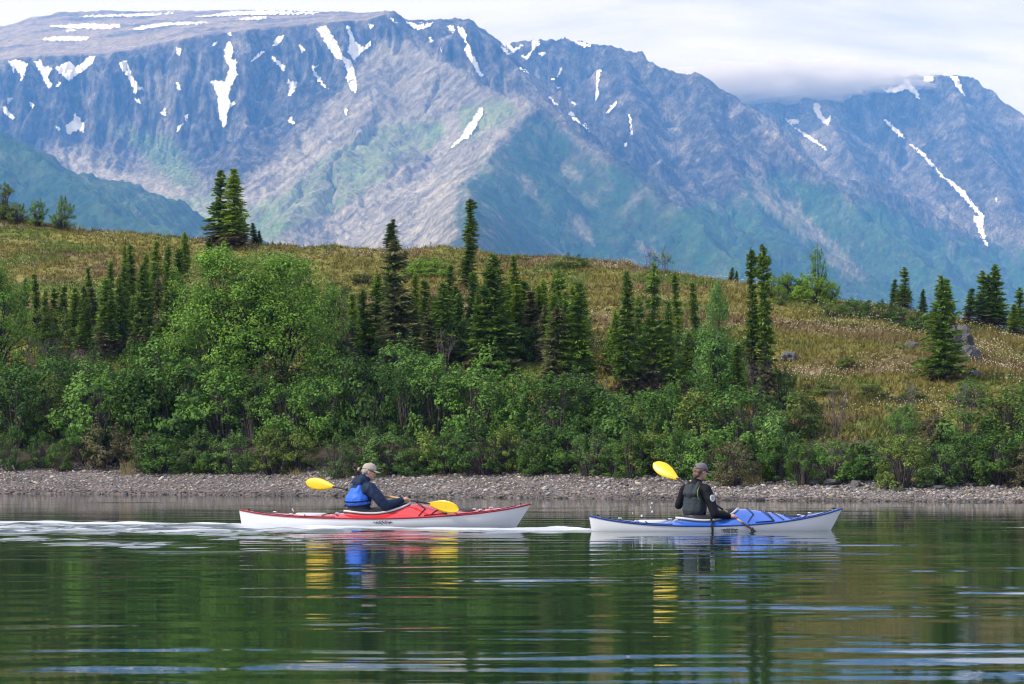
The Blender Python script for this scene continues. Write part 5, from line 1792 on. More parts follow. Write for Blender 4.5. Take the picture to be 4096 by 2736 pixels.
    for sg in (-1, 1):
        V = []
        for (x, z, _) in parts_v:
            xx_ = text_x + x * (-sg)
            zz_ = text_z + z
            # lie on the hull skin: the side is nearly plumb just under the seam
            s0, b_ = float(K.s_(xx_)), float(K.b(xx_))
            st_ = min(max((s0 - zz_) / (s0 + 0.10), 0), 1) ** (1 / 0.9)
            yb = b_ * max(1 - st_ ** 2, 0.0) ** 0.275
            V.append((xx_, sg * (yb + 0.004), zz_))
        obj('hull_lettering', mesh_mixed('hull_lettering', V, parts_f), M_INK, root)
    return root


# ---- paddles
def build_paddle(root_loc, yaw, A, B, wa, wb, label, sizes=(0.46, 0.205)):
    """A, B: blade centres in boat coordinates; wa, wb: which way each blade's width runs"""
    root = empty('paddle', root_loc, yaw)
    tag(root, label, 'paddle', 'kayak paddles with yellow blades')
    A, B = np.array(A, float), np.array(B, float)
    d_ = unit(B - A)
    L_ = sizes[0]
    pA, pB = A + d_ * L_ * 0.40, B - d_ * L_ * 0.40
    full = np.linalg.norm(pB - pA)

    def seg(n, f0, f1, rad, mt):
        pts = [pA + d_ * full * (f0 + (f1 - f0) * i / 5) for i in range(6)]
        v_, f_ = tube(pts, [rad] * 6, 10)
        return obj(n, mesh_mixed(n, v_, f_, True), mt, root)
    seg('shaft', 0.0, 1.0, 0.0150, M_SHAFT)
    seg('shaft_grip', 0.50 if yaw == RED_YAW else 0.12, 0.80 if yaw == RED_YAW else 0.40, 0.0168, M_GOLD)
    seg('shaft_grip', 0.20 if yaw == RED_YAW else 0.54, 0.38 if yaw == RED_YAW else 0.76, 0.0168, M_GOLD)
    for f in (0.14, 0.86):
        seg('drip_ring', f, f + 0.012, 0.027, M_RUB)
    for c, dv, w_ in ((A, -d_, wa), (B, d_, wb)):
        w_ = np.array(w_, float)
        w_ = unit(w_ - dv * (w_ @ dv))
        nrm = np.cross(dv, w_)
        # outline: from the throat, widening to a rounded slightly slanted tip
        tl = np.linspace(0, 1, 22)
        up = sizes[1] * 0.5 * np.sin(np.clip(tl, 0, 1) ** 0.95 * math.pi * 0.93 + 0.10) ** 0.72 * (0.35 + 0.75 * tl ** 0.8)
        up = np.where(tl > 0.9, up * np.sqrt(np.clip(1 - ((tl - 0.9) / 0.1) ** 2, 0, 1)) + 0.0, up)
        lo = -up * (0.86 + 0.1 * tl)
        V, F = [], []
        for side in (1, -1):
            for i, t0 in enumerate(tl):
                for j in range(7):
                    g = j / 6
                    y = lo[i] + (up[i] - lo[i]) * g
                    edge_ = 1 - abs(2 * g - 1) ** 2
                    off = 0.010 * (2 * g - 1) ** 2 + 0.03 * t0 ** 2 + side * (0.0035 + 0.010 * edge_ ** 4 * (1 - t0))
                    V.append(tuple(c - dv * L_ * 0.5 + dv * L_ * t0 + w_ * y + nrm * off))
        n = 22 * 7
        for i in range(21):
            for j in range(6):
                a0 = i * 7 + j
                F.append((a0, a0 + 1, a0 + 8, a0 + 7))
                F.append((n + a0, n + a0 + 7, n + a0 + 8, n + a0 + 1))
        for i in range(21):
            for j in (0, 6):
                a0 = i * 7 + j
                F.append((a0, a0 + 7, n + a0 + 7, n + a0) if j == 0 else (a0, n + a0, n + a0 + 7, a0 + 7))
        bl = obj('blade', mesh_mixed('blade', V, F, True), M_YEL, root)
        # small dark winged mark on both faces
        for side in (1, -1):
            V, F = [], []
            for k in range(5):
                an = k * 2 * math.pi / 5 + 0.3
                r0, r1 = 0.006, 0.030 if k % 2 else 0.021
                ctr = c + dv * L_ * 0.10 + nrm * (0.018 + side * 0.0085)
                u1 = dv * math.cos(an) + w_ * math.sin(an)
                u2 = dv * math.cos(an + 0.5) + w_ * math.sin(an + 0.5)
                m0 = len(V)
                V += [tuple(ctr + u1 * r0), tuple(ctr + u2 * r0), tuple(ctr + (u1 + u2) * 0.5 * r1)]
                F.append((m0, m0 + 1, m0 + 2))
            obj('blade_emblem', mesh_mixed('blade_emblem', V, F), M_INK, bl)
    return root


# ---- bodies: overlapping rounded volumes grown together into one skin
_ib = bmesh.new()
bmesh.ops.create_icosphere(_ib, subdivisions=2, radius=1.0)
ICO_V = np.array([v.co[:] for v in _ib.verts])
ICO_F = np.array([[v.index for v in f.verts] for f in _ib.faces])
_ib.free()


def ball(bm, c, r, rot=None):
    """add one rounded volume to the list bm"""
    r = (r, r, r) if np.isscalar(r) else r
    V = ICO_V * np.array(r, float)
    if rot is not None:
        V = V @ np.array(Euler(rot).to_matrix()).T
    bm.append(V + np.asarray(c, float))


def chain(bm, pts, radii, step=0.35, flat=None, rot=None):
    for p, q, r0, r1 in zip(pts[:-1], pts[1:], radii[:-1], radii[1:]):
        p, q = np.array(p, float), np.array(q, float)
        n = max(2, int(np.linalg.norm(q - p) / (min(r0, r1) * step)))
        for i in range(n + 1):
            f = i / n
            r = r0 + (r1 - r0) * f
            rr = (r, r, r) if flat is None else (r * flat[0], r * flat[1], r * flat[2])
            ball(bm, p + (q - p) * f, rr, rot)


def grown(name, bm, vox, m, parent, smooth=6, wrinkle=0.0):
    nv = len(ICO_V)
    me = mesh_np(name, np.concatenate(bm), (ICO_F[None] + (np.arange(len(bm)) * nv)[:, None, None]).reshape(-1, 3))
    o = obj(name, me, m, parent)
    md = o.modifiers.new('grow', 'REMESH')
    md.mode = 'VOXEL'
    md.voxel_size = vox
    md.use_smooth_shade = True
    s2 = o.modifiers.new('soft', 'SMOOTH')
    s2.iterations = smooth
    s2.factor = 0.5
    if wrinkle:
        tx = bpy.data.textures.new('folds', 'CLOUDS')
        tx.noise_scale = 0.085
        tx.noise_depth = 2
        dm_ = o.modifiers.new('folds', 'DISPLACE')
        dm_.texture = tx
        dm_.strength = wrinkle
        dm_.mid_level = 0.5
    return o


def hand(bm, grip, s, wrist):
    grip, s, wrist = np.array(grip, float), unit(np.array(s, float)), np.array(wrist, float)
    a = grip - wrist
    a = unit(a - s * (a @ s))
    n = np.cross(s, a)
    if n[2] < 0:
        n = -n
    pc = grip - a * 0.030 + n * 0.022
    chain(bm, [wrist, pc], [0.027, 0.030])
    for i in range(4):
        o = s * (i - 1.5) * 0.0205
        ball(bm, pc + o * 0.9 + a * 0.004, 0.0155)
        ln = [1.0, 1.08, 1.04, 0.86][i]
        pts = [pc + o * 0.9 + a * 0.01] + [grip + o + 0.0265 * (math.cos(ph) * a + math.sin(ph) * n) for ph in (R(95), R(50), R(0), R(-45 * ln), R(-85 * ln))]
        chain(bm, pts, [0.0105, 0.0098, 0.0095, 0.009, 0.0085, 0.0078], 0.6)
    th = [pc - s * 0.034 - a * 0.006, grip - s * 0.048 - a * 0.026 - n * 0.004, grip - s * 0.044 - a * 0.012 - n * 0.024, grip - s * 0.034 + a * 0.010 - n * 0.027]
    chain(bm, th, [0.0135, 0.012, 0.0105, 0.009], 0.6)


def head(bm, c, yaw, tilt):
    """head with brow, nose, lips, chin and ears; c is the centre, yaw turns the face, tilt nods it down"""
    Mx = Matrix.Translation(Vector(c)) @ Euler((0, tilt, yaw)).to_matrix().to_4x4()

    def at_(x, y, z):
        return np.array(Mx @ Vector((x, y, z)))
    rt = (0, tilt, yaw)
    ball(bm, at_(-0.012, 0, 0.022), (0.098, 0.077, 0.092), rt)
    ball(bm, at_(0.022, 0, -0.035), (0.070, 0.060, 0.078), rt)
    ball(bm, at_(0.048, 0, -0.088), (0.036, 0.036, 0.028), rt)       # chin
    ball(bm, at_(0.072, 0, 0.022), (0.022, 0.048, 0.014), rt)        # brow
    ball(bm, at_(0.092, 0, -0.008), (0.017, 0.013, 0.024), rt)       # nose
    ball(bm, at_(0.100, 0, -0.020), (0.014, 0.016, 0.011), rt)
    ball(bm, at_(0.080, 0, -0.052), (0.014, 0.025, 0.007), rt)       # lips
    ball(bm, at_(0.078, 0, -0.063), (0.014, 0.022, 0.007), rt)
    for sg in (-1, 1):
        ball(bm, at_(0.062, sg * 0.042, -0.022), (0.022, 0.022, 0.024), rt)   # cheeks
        ball(bm, at_(-0.008, sg * 0.079, -0.012), (0.020, 0.010, 0.032), rt)  # ears
    return Mx


def face_bits(Mx, root):
    for sg in (-1, 1):
        bm = bmesh.new()
        bmesh.ops.create_uvsphere(bm, u_segments=12, v_segments=8, radius=0.0125, matrix=Mx @ Matrix.Translation((0.071, sg * 0.031, 0.004)))
        me = bpy.data.meshes.new('eye')
        bm.to_mesh(me)
        bm.free()
        obj('eye', me, M_LENS, root)


def cap(Mx, root, mt, tilt=0.0):
    V, F = [], []
    nu, nv = 28, 9
    for j in range(nv + 1):
        ph = (math.pi / 2) * j / nv
        for i in range(nu):
            th = 2 * math.pi * i / nu
            r_ = math.cos(ph) ** 0.75 if ph < math.pi / 2 - 1e-6 else 0
            V.append((-0.010 + 0.110 * r_ * math.cos(th), 0.088 * r_ * math.sin(th), 0.028 + 0.098 * math.sin(ph) + 0.004 * math.cos(th)))
    for j in range(nv):
        for i in range(nu):
            F.append((j * nu + i, j * nu + (i + 1) % nu, (j + 1) * nu + (i + 1) % nu, (j + 1) * nu + i))
    c = obj('cap', mesh_mixed('cap', [tuple(Mx @ Vector(v)) for v in V], F, True), mt, root)
    sd = c.modifiers.new('thick', 'SOLIDIFY')
    sd.thickness = 0.004
    # brim
    V, F = [], []
    for k, (dz, grow) in enumerate(((0.0, 0.0), (-0.006, 0.0))):
        for j in range(6):
            f = j / 5
            for i in range(15):
                th = -1.05 + 2.1 * i / 14
                x0, y0 = -0.010 + 0.112 * math.cos(th), 0.090 * math.sin(th)
                ext = 0.078 * math.cos(th * 0.95) ** 0.6
                V.append((x0 + ext * f, y0 * (1 + 0.05 * f), 0.032 + dz - 0.020 * f - 0.9 * y0 * y0))
    for i in range(5):
        for j in range(14):
            a0 = i * 15 + j
            F.append((a0, a0 + 15, a0 + 16, a0 + 1))
            F.append((90 + a0, 90 + a0 + 1, 90 + a0 + 16, 90 + a0 + 15))
    for j in range(14):
        F.append((75 + j, 165 + j, 166 + j, 76 + j))
    obj('brim', mesh_mixed('brim', [tuple(Mx @ Vector(v)) for v in V], F, True), mt, c)
    # adjuster opening at the back and button on top
    v_, f_ = tube([tuple(Mx @ Vector((-0.122 + 0.03 * abs(q) ** 2 * 10, q, 0.050 + 0.022 * math.cos(q / 0.03 * 1.5)))) for q in np.linspace(-0.03, 0.03, 7)], [0.006] * 7, 5)
    obj('adjuster_gap', mesh_mixed('adjuster_gap', v_, f_, True), M_RUB, c)
    bm = bmesh.new()
    bmesh.ops.create_uvsphere(bm, u_segments=10, v_segments=6, radius=0.008, matrix=Mx @ Matrix.Translation((-0.010, 0, 0.128)))
    me = bpy.data.meshes.new('cap_button')
    bm.to_mesh(me)
    bm.free()
    obj('cap_button', me, mt, c)
    return c


def skirt(root, K, waist, rw, mt):
    """neoprene spray skirt from the waist out to the cockpit rim"""
    cx, ca, cb = K.ck
    V, F = [], []
    for i in range(40):
        an = 2 * math.pi * i / 40
        x1, y1 = cx + (ca + 0.01) * math.cos(an), (cb + 0.01) * math.sin(an)
        z1 = float(K.deck(x1, y1)) + 0.035
        x0, y0 = waist[0] + rw * 1.0 * math.cos(an), waist[1] + rw * 1.1 * math.sin(an)
        for f in (0, 0.3, 0.65, 0.92, 1.0, 1.0):
            V.append((x0 + (x1 - x0) * f, y0 + (y1 - y0) * f, waist[2] + (z1 - waist[2]) * f ** 0.6))
        V[-1] = (x1, y1, z1 - 0.035)
    for i in range(40):
        for k in range(5):
            a0, b0 = i * 6 + k, ((i + 1) % 40) * 6 + k
            F.append((a0, b0, b0 + 1, a0 + 1))
    return obj('spray_skirt', mesh_mixed('spray_skirt', V, F, True), mt, root)


# ------------------------------------------------------------------ the red boat
RED_YAW, BLUE_YAW = R(0.0), R(8.0)
Kr = Kayak(2.225, 0.29,
           [(-2.225, 0.262), (-1.9, 0.205), (-1.4, 0.160), (-0.8, 0.138), (0, 0.132), (0.8, 0.165), (1.5, 0.222), (1.95, 0.290), (2.225, 0.350)],
           [(-2.225, 0.270), (-1.9, 0.225), (-1.4, 0.200), (-0.9, 0.195), (-0.6, 0.215), (-0.1, 0.235), (0.2, 0.295), (0.42, 0.352), (0.65, 0.325), (0.95, 0.280), (1.2, 0.258), (1.5, 0.268), (1.95, 0.312), (2.225, 0.358)],
           (-0.12, 0.50, 0.205), 0.64, 0.17)
red_loc = (float(P(1540, 2105, RED_Y)[0]), RED_Y, -0.005)
build_kayak(Kr, red_loc, RED_YAW, M_RED, M_REDS, 'red-decked white kayak with a dark red seam, on the left', (0.030, 0.020), -0.02, 0.235, 0.078,
            [[(0.52, -0.95), (0.62, -0.45), (0.50, 0.0), (0.62, 0.45), (0.52, 0.95)], [(0.60, -0.92), (0.95, -0.80), (0.70, 0.0), (0.95, 0.80)], [(0.70, -0.90), (1.10, 0.85)], [(0.70, 0.90), (1.10, -0.85)], [(1.42, -0.9), (1.52, 0.0), (1.42, 0.9)],
             [(-1.20, -0.9), (-1.25, 0.0), (-1.20, 0.9)], [(1.10, -0.93), (1.7, -0.88), (2.0, -0.5)], [(-0.75, -0.93), (-1.4, -0.93), (-2.0, -0.6)], [(-0.70, -0.8), (-0.95, 0.8)], [(-0.70, 0.8), (-0.95, -0.8)]],
            [(-1.12, 0.24, 0.155, M_HATCH), (1.25, 0.14, 0.12, M_RUB)], [(-1.68, 0.0, 0.022), (-1.42, -0.6, 0.018), (-0.72, -0.5, 0.02), (1.45, -0.5, 0.022), (1.62, 0.0, 0.02), (1.36, -0.4, 0.03)])
rA, rB = (-1.03, 0.60, 0.637), (0.90, -0.30, 0.322)
build_paddle(red_loc, RED_YAW, rA, rB, (0.1, 0.05, 1), (0.15, -0.25, 1), 'yellow-bladed black paddle held level by the paddler in the red kayak', (0.56, 0.235))
rd_ = unit(np.array(rB) - np.array(rA))


def on_shaft(A, B, f):
    return np.array(A) + (np.array(B) - np.array(A)) * f


gr, gl = on_shaft(rA, rB, 0.705), on_shaft(rA, rB, 0.335)
root = empty('person', red_loc, RED_YAW)
tag(root, 'person in tan cap, navy jacket and bright blue vest paddling the red kayak', 'person', 'people paddling the kayaks')
elb_r, elb_l = (0.015, -0.205, 0.325), (-0.56, 0.37, 0.36)
wr_r = np.array(elb_r) + (gr - np.array(elb_r)) * 0.80 + np.array([0, 0, 0.012])
wr_l = np.array(elb_l) + (gl - np.array(elb_l)) * 0.76
bm = []
Mh = head(bm, (-0.238, -0.01, 0.845), R(4), R(12))
chain(bm, [(-0.335, 0, 0.655), (-0.275, -0.005, 0.77)], [0.062, 0.056])
chain(bm, [(-0.44, 0, 0.16), (-0.42, 0, 0.34), (-0.36, 0, 0.54), (-0.335, 0, 0.62)], [0.13, 0.11, 0.11, 0.085])
chain(bm, [(-0.335, 0, 0.60), (-0.225, -0.15, 0.585), (-0.10, -0.205, 0.46), elb_r, tuple(wr_r)], [0.06, 0.048, 0.044, 0.036, 0.026])
chain(bm, [(-0.335, 0, 0.60), (-0.44, 0.15, 0.585), elb_l, tuple(wr_l)], [0.06, 0.048, 0.036, 0.026])
for sg in (-1, 1):
    chain(bm, [(-0.42, sg * 0.08, 0.12), (0.12, sg * 0.13, 0.17), (0.60, sg * 0.09, 0.06), (0.72, sg * 0.08, 0.13)], [0.085, 0.058, 0.042, 0.035])
hand(bm, gr, rd_, wr_r)
hand(bm, gl, rd_, wr_l)
grown('body', bm, 0.006, M_SKIN, root, 3)
face_bits(Mh, root)
bm = []
YR = R(42)
chain(bm, [(-0.40, 0, 0.24), (-0.395, 0, 0.36), (-0.36, 0, 0.52), (-0.345, 0, 0.615)], [0.180, 0.176, 0.178, 0.130], flat=(0.90, 1.20, 1), rot=(0, 0, YR))
chain(bm, [(-0.345, -0.02, 0.60), (-0.215, -0.165, 0.585), (-0.10, -0.205, 0.46), elb_r, tuple(wr_r - (gr - wr_r) * 0.1)], [0.105, 0.100, 0.090, 0.078, 0.046])
chain(bm, [(-0.345, 0.02, 0.60), (-0.45, 0.165, 0.585), elb_l, tuple(wr_l)], [0.10, 0.086, 0.068, 0.042])
# stand-up collar and hood bunched behind the neck
chain(bm, [(-0.36, 0.0, 0.655), (-0.320, 0, 0.715)], [0.120, 0.100])
chain(bm, [(-0.37, -0.10, 0.670), (-0.43, 0, 0.680), (-0.42, 0.09, 0.670)], [0.070, 0.080, 0.066])
grown('jacket', bm, 0.009, M_NAVY, root, 5, 0.022)
bm = []
chain(bm, [(-0.415, -0.012, 0.365), (-0.412, -0.015, 0.43), (-0.395, -0.018, 0.55)], [0.200, 0.196, 0.150], step=0.2, flat=(0.90, 1.17, 0.5), rot=(0, 0, YR))
chain(bm, [(-0.40, -0.13, 0.53), (-0.36, -0.12, 0.665), (-0.24, -0.06, 0.66)], [0.055, 0.036, 0.030])
chain(bm, [(-0.50, 0.07, 0.53), (-0.46, 0.10, 0.665), (-0.34, 0.14, 0.66)], [0.055, 0.036, 0.030])
vest = grown('life_vest', bm, 0.010, M_VESTB, root, 6, 0.010)
for zz_ in (0.335, 0.40):
    pts = [(-0.414 + 0.178 * math.cos(an) * math.cos(YR) - 0.233 * math.sin(an) * math.sin(YR), -0.013 + 0.178 * math.cos(an) * math.sin(YR) + 0.233 * math.sin(an) * math.cos(YR), zz_ + 0.02 * math.cos(an)) for an in np.linspace(0, 2 * math.pi, 33)]
    v_, f_ = tube(pts, [0.010] * 33, 6)
    obj('vest_strap', mesh_mixed('vest_strap', v_, f_, True), M_BLKJ, vest)
bm = []
Mi = Mh
for (x, y, z, r_) in [(-0.075, 0, -0.01, 0.050), (-0.06, -0.045, -0.012, 0.042), (-0.06, 0.045, -0.012, 0.042), (-0.03, -0.062, 0.01, 0.03), (-0.03, 0.062, 0.01, 0.03), (-0.075, 0, -0.045, 0.035)]:
    ball(bm, np.array(Mi @ Vector((x, y, z))), r_)
grown('hair', bm, 0.007, M_HAIRG, root, 4)
cp = cap(Mh, root, M_CAPT)
v_, f_ = tube([tuple(Mh @ Vector(q)) for q in [(-0.02, -0.088, 0.008), (0.05, -0.076, 0.012), (0.085, -0.055, 0.012), (0.098, 0, 0.012), (0.085, 0.055, 0.012), (0.05, 0.076, 0.012), (-0.02, 0.088, 0.008)]], [0.004, 0.006, 0.017, 0.013, 0.017, 0.006, 0.004], 8)
obj('sunglasses', mesh_mixed('sunglasses', v_, f_, True), M_LENS, root)
skirt(root, Kr, (-0.40, 0, 0.285), 0.165, M_RUB)

# ------------------------------------------------------------------ the blue boat
Kb = Kayak(1.872, 0.30,
           [(-1.872, 0.226), (-1.6, 0.170), (-1.2, 0.118), (-0.7, 0.088), (0, 0.082), (0.6, 0.108), (1.2, 0.175), (1.6, 0.250), (1.872, 0.322)],
           [(-1.872, 0.234), (-1.6, 0.190), (-1.2, 0.152), (-0.8, 0.146), (-0.55, 0.165), (-0.1, 0.185), (0.15, 0.245), (0.34, 0.318), (0.55, 0.300), (0.85, 0.258), (1.08, 0.222), (1.3, 0.228), (1.6, 0.272), (1.872, 0.330)],
           (-0.14, 0.45, 0.215), 0.55, 0.17)
blue_loc = (float(P(2866, 2122, BLUE_Y)[0]), BLUE_Y, -0.005)
brt = build_kayak(Kb, blue_loc, BLUE_YAW, M_BLUE, M_BLUES, 'blue-decked white kayak with black zigzag deck lines, on the right', (0.030, 0.020), 0.13, 0.205, 0.030,
                  [[(0.40, -0.95), (0.52, -0.45), (0.45, 0.0), (0.52, 0.45), (0.40, 0.95)], [(0.52, -0.92), (0.80, -0.92), (0.66, 0.0), (0.74, 0.92)], [(0.80, -0.92), (0.72, 0.0), (0.95, 0.9)], [(0.95, -0.9), (0.82, 0.0), (1.08, 0.9)], [(1.08, -0.9), (0.95, 0.2), (0.8, 0.9)],
                   [(1.25, -0.9), (1.35, 0.0), (1.25, 0.9)], [(-1.05, -0.9), (-1.1, 0.0), (-1.05, 0.9)], [(1.08, -0.93), (1.45, -0.88), (1.7, -0.5)], [(-0.7, -0.93), (-1.2, -0.93), (-1.7, -0.6)], [(0.52, -0.92), (0.80, -0.9)]],
                  [(-0.94, 0.215, 0.165, M_HATCH), (1.12, 0.12, 0.11, M_RUB)], [(-1.42, 0.0, 0.022), (-1.2, -0.6, 0.018), (-0.62, -0.5, 0.02), (1.2, -0.4, 0.025), (1.38, 0.0, 0.022), (-0.70, -0.3, 0.03)])
v_, f_ = tube([(-0.13, -0.21, 0.20), (-0.13, -0.275, 0.15), (-0.128, -0.315, 0.09), (-0.125, -0.317, 0.03), (-0.122, -0.312, 0.005)], [0.012, 0.016, 0.017, 0.018, 0.012], 7)
obj('tow_strap', mesh_mixed('tow_strap', v_, f_, True), M_BLK, brt)
bd_ = unit(np.array([0.956, -0.84, -0.74]))
bA = np.array([-0.47, 0.42, 0.74]) - bd_ * 0.25
bB = np.array([0.486, -0.42, 0.0]) + bd_ * 0.36
build_paddle(blue_loc, BLUE_YAW, bA, bB, (0.45, 0.25, 0.85), (0.4, 0.6, 0.5), 'yellow-bladed paddle raised and dipped by the paddler in the blue kayak', (0.52, 0.26))
L0 = np.linalg.norm(bB - bA)
gr = np.array([0.486, -0.42, 0.0]) - bd_ * 0.405
gl = np.array([-0.47, 0.42, 0.74]) + bd_ * 0.17
root = empty('person', blue_loc, BLUE_YAW)
tag(root, 'person in grey cap, black jacket and charcoal vest paddling the blue kayak', 'person', 'people paddling the kayaks')
elb_r, elb_l = (-0.075, -0.245, 0.255), (-0.505, 0.25, 0.37)
wr_r = np.array(elb_r) + (gr - np.array(elb_r)) * 0.72
wr_l = np.array(elb_l) + (gl - np.array(elb_l)) * 0.76
bm = []
Mh = head(bm, (-0.228, 0.0, 0.862), R(20), R(10))
chain(bm, [(-0.30, 0.02, 0.66), (-0.262, 0.005, 0.79)], [0.062, 0.055])
chain(bm, [(-0.32, 0, 0.12), (-0.31, 0.01, 0.32), (-0.295, 0.02, 0.54), (-0.30, 0.02, 0.63)], [0.13, 0.11, 0.11, 0.085])
chain(bm, [(-0.30, 0.02, 0.62), (-0.18, -0.115, 0.60), (-0.130, -0.195, 0.44), elb_r, tuple(wr_r)], [0.06, 0.048, 0.044, 0.036, 0.026])
chain(bm, [(-0.30, 0.02, 0.62), (-0.415, 0.155, 0.605), (-0.465, 0.22, 0.48), elb_l, tuple(wr_l)], [0.06, 0.048, 0.044, 0.036, 0.026])
for sg in (-1, 1):
    chain(bm, [(-0.32, sg * 0.08, 0.09), (0.14, sg * 0.14, 0.13), (0.58, sg * 0.09, 0.03), (0.70, sg * 0.08, 0.10)], [0.078, 0.055, 0.042, 0.035])
hand(bm, gr, bd_, wr_r)
hand(bm, gl, bd_, wr_l)
grown('body', bm, 0.006, M_SKIN, root, 3)
face_bits(Mh, root)
bm = []
YW = R(44)
chain(bm, [(-0.32, 0, 0.20), (-0.31, 0.01, 0.34), (-0.297, 0.02, 0.52), (-0.30, 0.02, 0.625)], [0.160, 0.158, 0.165, 0.120], flat=(0.86, 1.16, 1), rot=(0, 0, YW))
chain(bm, [(-0.30, 0.02, 0.62), (-0.175, -0.125, 0.60), (-0.130, -0.195, 0.44), elb_r, tuple(wr_r - (gr - wr_r) * 0.05)], [0.09, 0.084, 0.074, 0.070, 0.046])
chain(bm, [(-0.30, 0.02, 0.62), (-0.42, 0.165, 0.605), (-0.465, 0.22, 0.48), elb_l, tuple(wr_l)], [0.09, 0.082, 0.070, 0.062, 0.042])
chain(bm, [(-0.305, 0.02, 0.66), (-0.285, 0.015, 0.715)], [0.090, 0.074])
grown('jacket', bm, 0.009, M_BLKJ, root, 5, 0.018)
bm = []
chain(bm, [(-0.325, 0, 0.30), (-0.318, 0.005, 0.36), (-0.312, 0.01, 0.50), (-0.315, 0.01, 0.575)], [0.180, 0.180, 0.168, 0.128], step=0.25, flat=(0.84, 1.08, 0.7), rot=(0, 0, YW))
fwd = np.array([math.cos(YW), math.sin(YW), 0])
lat = np.array([-math.sin(YW), math.cos(YW), 0])
c0 = np.array([-0.312, 0.01, 0.0])
chain(bm, [tuple(c0 - fwd * 0.085 + [0, 0, 0.54]), tuple(c0 - fwd * 0.075 + [0, 0, 0.635])], [0.085, 0.062])
for sg in (-1, 1):
    chain(bm, [tuple(c0 - fwd * 0.10 + lat * sg * 0.085 + [0, 0, 0.55]), tuple(c0 - fwd * 0.04 + lat * sg * 0.09 + [0, 0, 0.69]), tuple(c0 + fwd * 0.09 + lat * sg * 0.09 + [0, 0, 0.64])], [0.056, 0.034, 0.03])
vest = grown('life_vest', bm, 0.010, M_VESTG, root, 6, 0.006)
pts = [tuple(c0 - fwd * 0.135 * q + lat * -(0.128 + 0.028 * math.sin(q * 3)) + [0, 0, z]) for q, z in ((0.75, 0.66), (0.95, 0.60), (1.0, 0.54), (0.92, 0.48), (0.75, 0.44))]
v_, f_ = tube(pts, [0.005] * 5, 5)
obj('vest_piping', mesh_mixed('vest_piping', v_, f_, True), M_LIME2, vest)
V = [tuple(c0 - fwd * 0.149 + lat * (0.03 + a_) + [0, 0, 0.555 + b_]) for a_, b_ in ((0.022, 0.010), (0.006, 0.004), (-0.022, -0.006), (-0.012, -0.013), (0.010, -0.004))]
obj('vest_mark', mesh_mixed('vest_mark', V, [(0, 1, 2, 3, 4)]), M_PATCH, vest)
# round sleeve patch with a dark crest
pc = np.array([-0.114, -0.2630, 0.480])
pn_ = unit(np.array([0.42, -0.9, 0.12]))
e1 = unit(np.cross(pn_, [0, 0, 1.0]))
e2 = np.cross(e1, pn_)
bm = bmesh.new()
ring = [bm.verts.new(Vector(pc + 0.038 * math.cos(i * 2 * math.pi / 28) * e1 + 0.050 * math.sin(i * 2 * math.pi / 28) * e2 + pn_ * 0.004)) for i in range(28)]
bm.faces.new(ring)
back = [bm.verts.new(v.co - Vector(pn_) * 0.012) for v in ring]
for i in range(28):
    bm.faces.new((ring[i], back[i], back[(i + 1) % 28], ring[(i + 1) % 28]))
me = bpy.data.meshes.new('sleeve_patch')
bm.to_mesh(me)
bm.free()
sp_ = obj('sleeve_patch', me, M_PATCH, root)
V, F = [], []
for (x0, x1, y0, y1) in ((-0.020, 0.018, 0.010, 0.018), (-0.024, 0.022, -0.006, 0.003), (-0.012, 0.016, -0.026, -0.018)):
    k = len(V)
    V += [tuple(pc + a_ * e1 + b_ * e2 + pn_ * 0.0065) for a_, b_ in ((x0, y0), (x1, y0 + 0.006), (x1 - 0.004, y1 + 0.005), (x0 + 0.004, y1))]
    F.append((k, k + 1, k + 2, k + 3))
obj('patch_crest', mesh_mixed('patch_crest', V, F), M_RUB, sp_)
bm = []
for (x, y, z, r_) in [(-0.075, 0, 0.0, 0.055), (-0.058, -0.045, -0.005, 0.046), (-0.058, 0.045, -0.005, 0.046), (-0.02, -0.066, 0.015, 0.03), (-0.02, 0.066, 0.015, 0.03), (-0.078, 0, -0.055, 0.046), (-0.066, -0.038, -0.058, 0.038), (-0.066, 0.038, -0.058, 0.038), (-0.082, 0, -0.088, 0.034), (0.02, -0.074, 0.018, 0.014)]:
    ball(bm, np.array(Mh @ Vector((x, y, z))), r_)
grown('hair', bm, 0.007, M_HAIRB, root, 4, 0.006)
cap(Mh, root, M_CAPG)
skirt(root, Kb, (-0.31, 0, 0.235), 0.16, M_RUB)

# drops flung off the raised blades
M_DROP, t, b = mat('water_drop')
b.inputs['Base Color'].default_value = (0.8, 0.85, 0.9, 1)
b.inputs['Roughness'].default_value = 0.05
for k, (u, v, yy, r_) in enumerate([(2608, 2013, 41.6, 0.011), (2603, 2030, 41.6, 0.009), (2609, 2047, 41.6, 0.014), (2567, 2064, 41.6, 0.015), (2653, 1913, 41.8, 0.016), (2530, 2053, 41.6, 0.007), (1170, 2038, 43.6, 0.011), (1174, 2044, 43.6, 0.008)]):
    bm = bmesh.new()
    bmesh.ops.create_icosphere(bm, subdivisions=2, radius=r_)
    for vv in bm.verts:
        vv.co.z *= 1.35
    me = bpy.data.meshes.new('water_drop')
    bm.to_mesh(me)
    bm.free()
    o = obj('water_drop', me, M_DROP)
    q = P(u, v, yy)
    o.location = [float(c) for c in q]
    lab = f'{ordinal(k + 1)} water drop from the top, falling from the raised paddle behind the blue kayak' if k < 6 else f'tiny splash drop above the stern of the red kayak, {"upper" if k == 6 else "lower"} one'
    tag(o, lab, 'water drop', 'drops falling from the paddles')
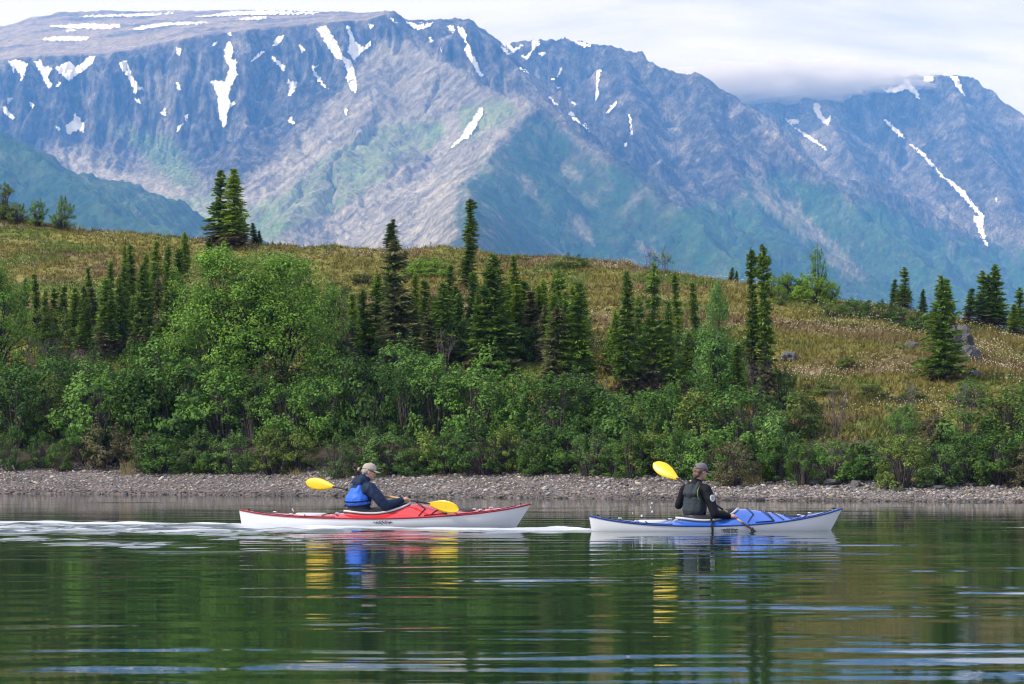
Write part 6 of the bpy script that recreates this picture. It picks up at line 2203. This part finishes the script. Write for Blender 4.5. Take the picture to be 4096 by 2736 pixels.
# ------------------------------------------------------------------ low cloud lying over the far right crest
mm = bpy.data.materials.new('cloudbank')
mm.use_nodes = True
mm.node_tree.nodes.clear()
mo_ = mm.node_tree.nodes.new('ShaderNodeOutputMaterial')
mv = mm.node_tree.nodes.new('ShaderNodeVolumePrincipled')
mv.inputs['Color'].default_value = (0.97, 0.97, 0.99, 1)
mv.inputs['Density'].default_value = 0.019
mm.node_tree.links.new(mv.outputs['Volume'], mo_.inputs['Volume'])
bmm = bmesh.new()
bmesh.ops.create_icosphere(bmm, subdivisions=5, radius=1.0)
mc = P(3170, 316, 6350)
for v in bmm.verts:
    p = np.array(v.co[:])
    k = 1 + 0.62 * float(fbm(p[0] * 5.0 + 3, p[2] * 2.6 + p[1] * 1.9, 5, 701)) - 0.22 * max(p[0], 0)
    v.co = (mc[0] + p[0] * 330 * k, mc[1] + p[1] * 150 * k, mc[2] + 8 * p[0] + p[2] * 38 * k * (1.0 if p[2] > 0 else 1.1))
me = bpy.data.meshes.new('cloudbank')
bmm.to_mesh(me)
bmm.free()
tag(obj('cloudbank', me, mm), 'soft white cloud hanging over the far right crest', 'cloudbank', None, 'stuff')
# ------------------------------------------------------------------ the air
hz = bpy.data.materials.new('blue_air')
hz.use_nodes = True
hz.node_tree.nodes.clear()
ho = hz.node_tree.nodes.new('ShaderNodeOutputMaterial')
hv = hz.node_tree.nodes.new('ShaderNodeVolumePrincipled')
hv.inputs['Color'].default_value = (0.13, 0.39, 0.96, 1)
hv.inputs['Absorption Color'].default_value = (1, 1, 1, 1)
hv.inputs['Density'].default_value = 0.00014
hv.inputs['Anisotropy'].default_value = 0.0
hz.node_tree.links.new(hv.outputs['Volume'], ho.inputs['Volume'])
bx0, bx1, by0, by1, bz0, bz1 = -9000, 9000, -200, 8600, -12, float(H.max()) + 40
V = [(x, y, z) for z in (bz0, bz1) for y in (by0, by1) for x in (bx0, bx1)]
F = [(0, 2, 3, 1), (4, 5, 7, 6), (0, 1, 5, 4), (2, 6, 7, 3), (0, 4, 6, 2), (1, 3, 7, 5)]
haze = obj('haze', mesh_mixed('haze', V, F), hz)
tag(haze, 'thin blue haze filling the air before the mountains', None, None, 'stuff')
